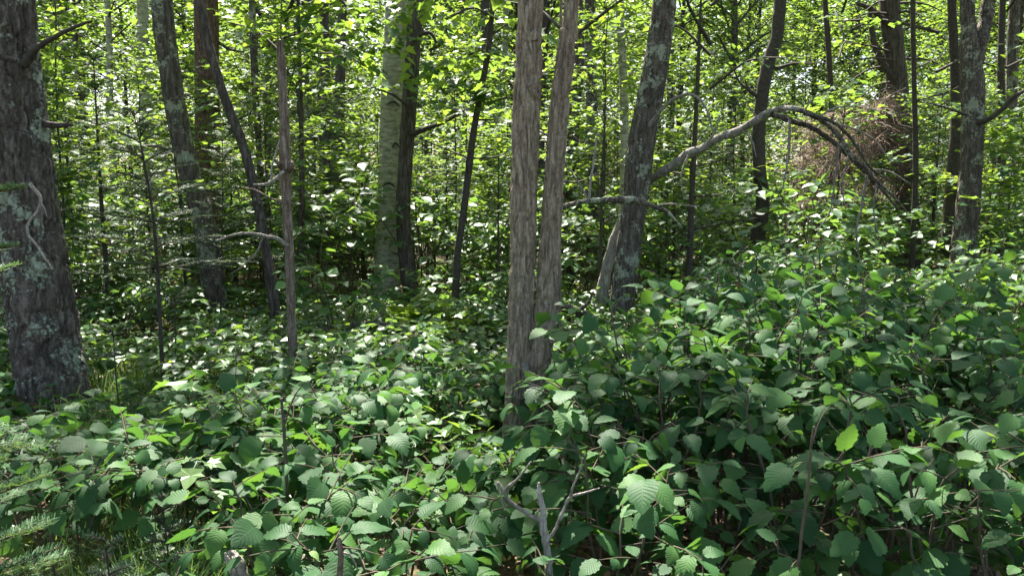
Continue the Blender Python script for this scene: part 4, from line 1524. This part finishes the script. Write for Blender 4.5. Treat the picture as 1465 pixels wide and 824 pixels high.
scatter_leaves(9000, 1.6, 9, .004, .03, .075, M['litter'], 'leaf_litter', 'brown fallen leaves lying on the forest floor', 'leaf litter', (LEAF4_V, LEAF4_F), .3)
scatter_leaves(30000, 2.2, 16, .04, .34, .062, M['herb'], 'ground_cover', 'low herbs and seedlings covering the forest floor', 'ground cover', (LEAF8_V, LEAF8_F), .45)


def fern(x, y, n, L, label):
    t = thing('fern', label, 'fern', (x, y, ground(x, y)))
    for k in range(n):
        az = k * 2 * PI / n + R7.normal(0, .25)
        d = np.array((math.cos(az), math.sin(az), 0))
        P = spline([(0, 0, 0), d * L * .3 + (0, 0, L * .55), d * L * .7 + (0, 0, L * .75), d * L + (0, 0, L * .6)], 14)
        mb = MB()
        tube(mb, P, np.linspace(.003, .001, 14), 4)
        o = mb.build('frond', M['frond_stalk'], t)
        nb = MB()
        tt = np.linspace(.18, 1, 24)
        c = np.stack([np.interp(tt, np.linspace(0, 1, 14), P[:, w]) for w in range(3)], -1)
        T = norm(P[-1] - P[3])
        sd = norm(np.cross(T, (0, 0, 1.0)))
        size = L * .26 * np.sin(PI * (tt * .86 + .12)) + .01
        for s in (-1, 1):
            place_many(nb, LEAF4_V, LEAF4_F, c, T[None] * .35 + sd[None] * s + R7.normal(0, .05, (24, 3)), np.repeat(np.cross(sd, T)[None], 24, 0), size, 0, np.full(24, .42))
        q = nb.build('leaflets', M['fern'], o)
        tag(q, kind='stuff')


for px, D, n, L, lb in ((583, 8.0, 9, .62, 'bright green fern at the foot of the dark maple trunk'), (628, 7.6, 8, .5, 'smaller fern in the gap past the aspen foot'), (1440, 7.0, 7, .5, 'fern in the undergrowth below the forked tree')):
    fern((px - PW / 2) / F_PX * D, D, n, L, lb)

# ------------------------------------------------------------------ dead wood and bare stems in front
A = at(782, 800, 2.25)
A[2] = ground(A[0], A[1])
ds = thing('dead_sapling', 'weathered pale dead stem standing in the hazel below the twin trunks', 'dead sapling', tuple(A))
limb(ds, A, [(792, 900, 14), (786, 822, 13), (783, 790, 11), (778, 760, 12), (777, 730, 9), (772, 705, 8), (771, 690, 3)], 2.25, M['bleached'], name='stem', sides=12, nseg=50)
limb(ds, A, [(783, 775, 6), (795, 755, 5), (806, 730, 5), (815, 712, 4.6), (838, 704, 3.6), (858, 698, 2)], 2.2, M['dead'])
limb(ds, A, [(815, 712, 4), (822, 690, 3.4), (830, 672, 2.4), (834, 655, 1.6)], 2.2, M['dead'])
limb(ds, A, [(775, 745, 7), (748, 730, 6), (728, 715, 6), (724, 700, 5), (740, 685, 4), (760, 660, 2)], 2.25, M['dead'])
limb(ds, A, [(724, 708, 4), (712, 690, 3), (722, 730, 2.4)], 2.25, M['dead'])

for lb, pts, D, w in (
        ('tan bare stem slanting up through the front of the tall thicket', [(1136, 860), (1143, 800), (1150, 740), (1157, 680), (1160, 640), (1164, 610)], 2.1, 5.5),
        ('thin dark stem leaning through the tall thicket', [(1330, 850), (1318, 790), (1306, 720), (1298, 660)], 2.3, 6),
        ('slim bare hazel stem standing among low leaves', [(412, 760), (410, 690), (406, 610), (402, 570)], 2.8, 6)):
    A = at(*pts[0], D)
    A[2] = ground(A[0], A[1])
    t = thing('bare_stem', lb, 'stem', tuple(A))
    P0 = [(pts[0][0] - (pts[1][0] - pts[0][0]), 1000, w * 1.2)] + [(a, b_, w * (1 - .09 * k)) for k, (a, b_) in enumerate(pts)]
    limb(t, A, P0, D, M['stem'], name='stem', sides=8)
    a, b_ = pts[-2]
    limb(t, A, [(a, b_, w * .5), (a + 14, b_ - 40, w * .4), (a + 30, b_ - 64, w * .2)], D, M['stem'], name='twig')
A = at(340, 812, 2.2)
A[2] = ground(A[0], A[1])
t = thing('broken_stump', 'grey broken wood stub poking up among the low leaves', 'stump', tuple(A))
limb(t, A, [(360, 900, 26), (352, 850, 25), (344, 815, 22), (336, 798, 17), (330, 788, 8)], 2.2, M['bleached'], name='stub', sides=14, nseg=24)
limb(t, A, [(350, 845, 12), (333, 818, 10), (325, 800, 7), (322, 790, 3)], 2.17, M['bleached'], name='splinter')
A = at(487, 820, 2.1)
A[2] = ground(A[0], A[1])
t = thing('broken_stick', 'upright snapped brown stick between hazel leaves', 'stick', tuple(A))
limb(t, A, [(489, 960, 10), (488, 850, 10), (487, 800, 9), (486, 776, 8), (485, 768, 3)], 2.1, M['snag'], name='stick')
limb(t, A, [(489, 790, 4), (502, 795, 3), (512, 815, 2)], 2.1, M['dead'], name='twig')

for lb, pts, D, mt in (
        ('short dark fallen log lying behind the twin stems', [(775, 442, 17), (800, 440, 16), (825, 446, 13), (838, 452, 8)], 7.6, 'brown'),
        ('dark fallen log half hidden under the tall thicket edge', [(1170, 425, 16), (1210, 423, 15), (1260, 420, 14), (1300, 415, 9)], 7.4, 'brown'),
        ('grey fallen branch lying across the low leaves past the snag', [(440, 470, 9), (480, 468, 8), (530, 462, 7), (575, 466, 4)], 7.6, 'dead'),
        ('thin fallen branch on the ground by the grass clearing', [(290, 520, 8), (320, 516, 7), (352, 505, 6), (372, 500, 3)], 6.4, 'dead')):
    A = at(*pts[1][:2], D)
    t = thing('fallen_log' if mt == 'brown' else 'fallen_branch', lb, 'log' if mt == 'brown' else 'branch', tuple(A))
    limb(t, A, pts, D, M[mt], name='wood', sides=12, nseg=30)
    a, b_, w = pts[2]
    limb(t, A, [(a, b_, w * .5), (a + 16, b_ - 12, w * .35), (a + 24, b_ - 30, w * .2)], D, M[mt], name='twig', sides=6)

ML = []
for k in range(3):
    mb = MB()
    V = MAPLE_V.copy()
    V[:, 2] += R7.normal(0, .03, len(V)) - .25 * V[:, 1] ** 2 * R7.uniform(.2, 1)
    mb.add(V, MAPLE_F)
    mb.add([(0, .3, -.05), (.008, -.5, 0), (-.008, -.5, 0)], [(0, 1, 2)])
    ML.append(mb.mesh('leaf', M['seedling'], False))
for k, (px, D) in enumerate([(R7.uniform(200, 700), R7.uniform(3.2, 6.5)) for _ in range(16)] + [(R7.uniform(1150, 1440), R7.uniform(4.6, 6)) for _ in range(6)] + [(330, 2.7), (275, 3.4)]):
    x = (px - PW / 2) / F_PX * D
    h = R7.uniform(.35, .75) if px < 720 else R7.uniform(.7, 1.0)
    A = np.array((x, D, ground(x, D)))
    a, b_ = [q[2].replace('the ', '', 1) for q in sorted(MARK, key=lambda q: (q[0] - x) ** 2 + (q[1] - D) ** 2)[:2]]
    t = thing('maple_seedling', ('waist-high' if h > .65 else ('shin-high' if h > .5 else 'small')) + ' maple seedling with lobed pale leaves, nearest ' + a + ' then ' + b_, 'seedling', tuple(A), group='maple seedlings among the hazel')
    mb = MB()
    P = spline([(0, 0, -.03), (R7.normal(0, .03), R7.normal(0, .03), h * .5), (R7.normal(0, .05), R7.normal(0, .05), h)], 8)
    tube(mb, P, np.linspace(.004, .0015, 8), 5)
    mb.build('stem', M['stem'], t)
    for lv in range(4):
        c = P[-1 - lv]
        for q in range(3 if lv else 4):
            az = q * PI * (2 / 3 if lv else .5) + lv * 1.2 + R7.normal(0, .25)
            d = norm(np.array((math.cos(az), math.sin(az), R7.normal(-.15, .2))))
            nr = rand_normals(1, .3, R7)[0]
            xx = norm(np.cross(d, nr))
            zz = np.cross(xx, d)
            sz = R7.uniform(.06, .095)
            p = c + d * sz * .5
            o = link('leaf', ML[int(R7.integers(0, 3))], t)
            o.matrix_basis = Matrix(((xx[0] * sz, d[0] * sz, zz[0] * sz, p[0]), (xx[1] * sz, d[1] * sz, zz[1] * sz, p[1]), (xx[2] * sz, d[2] * sz, zz[2] * sz, p[2]), (0, 0, 0, 1)))
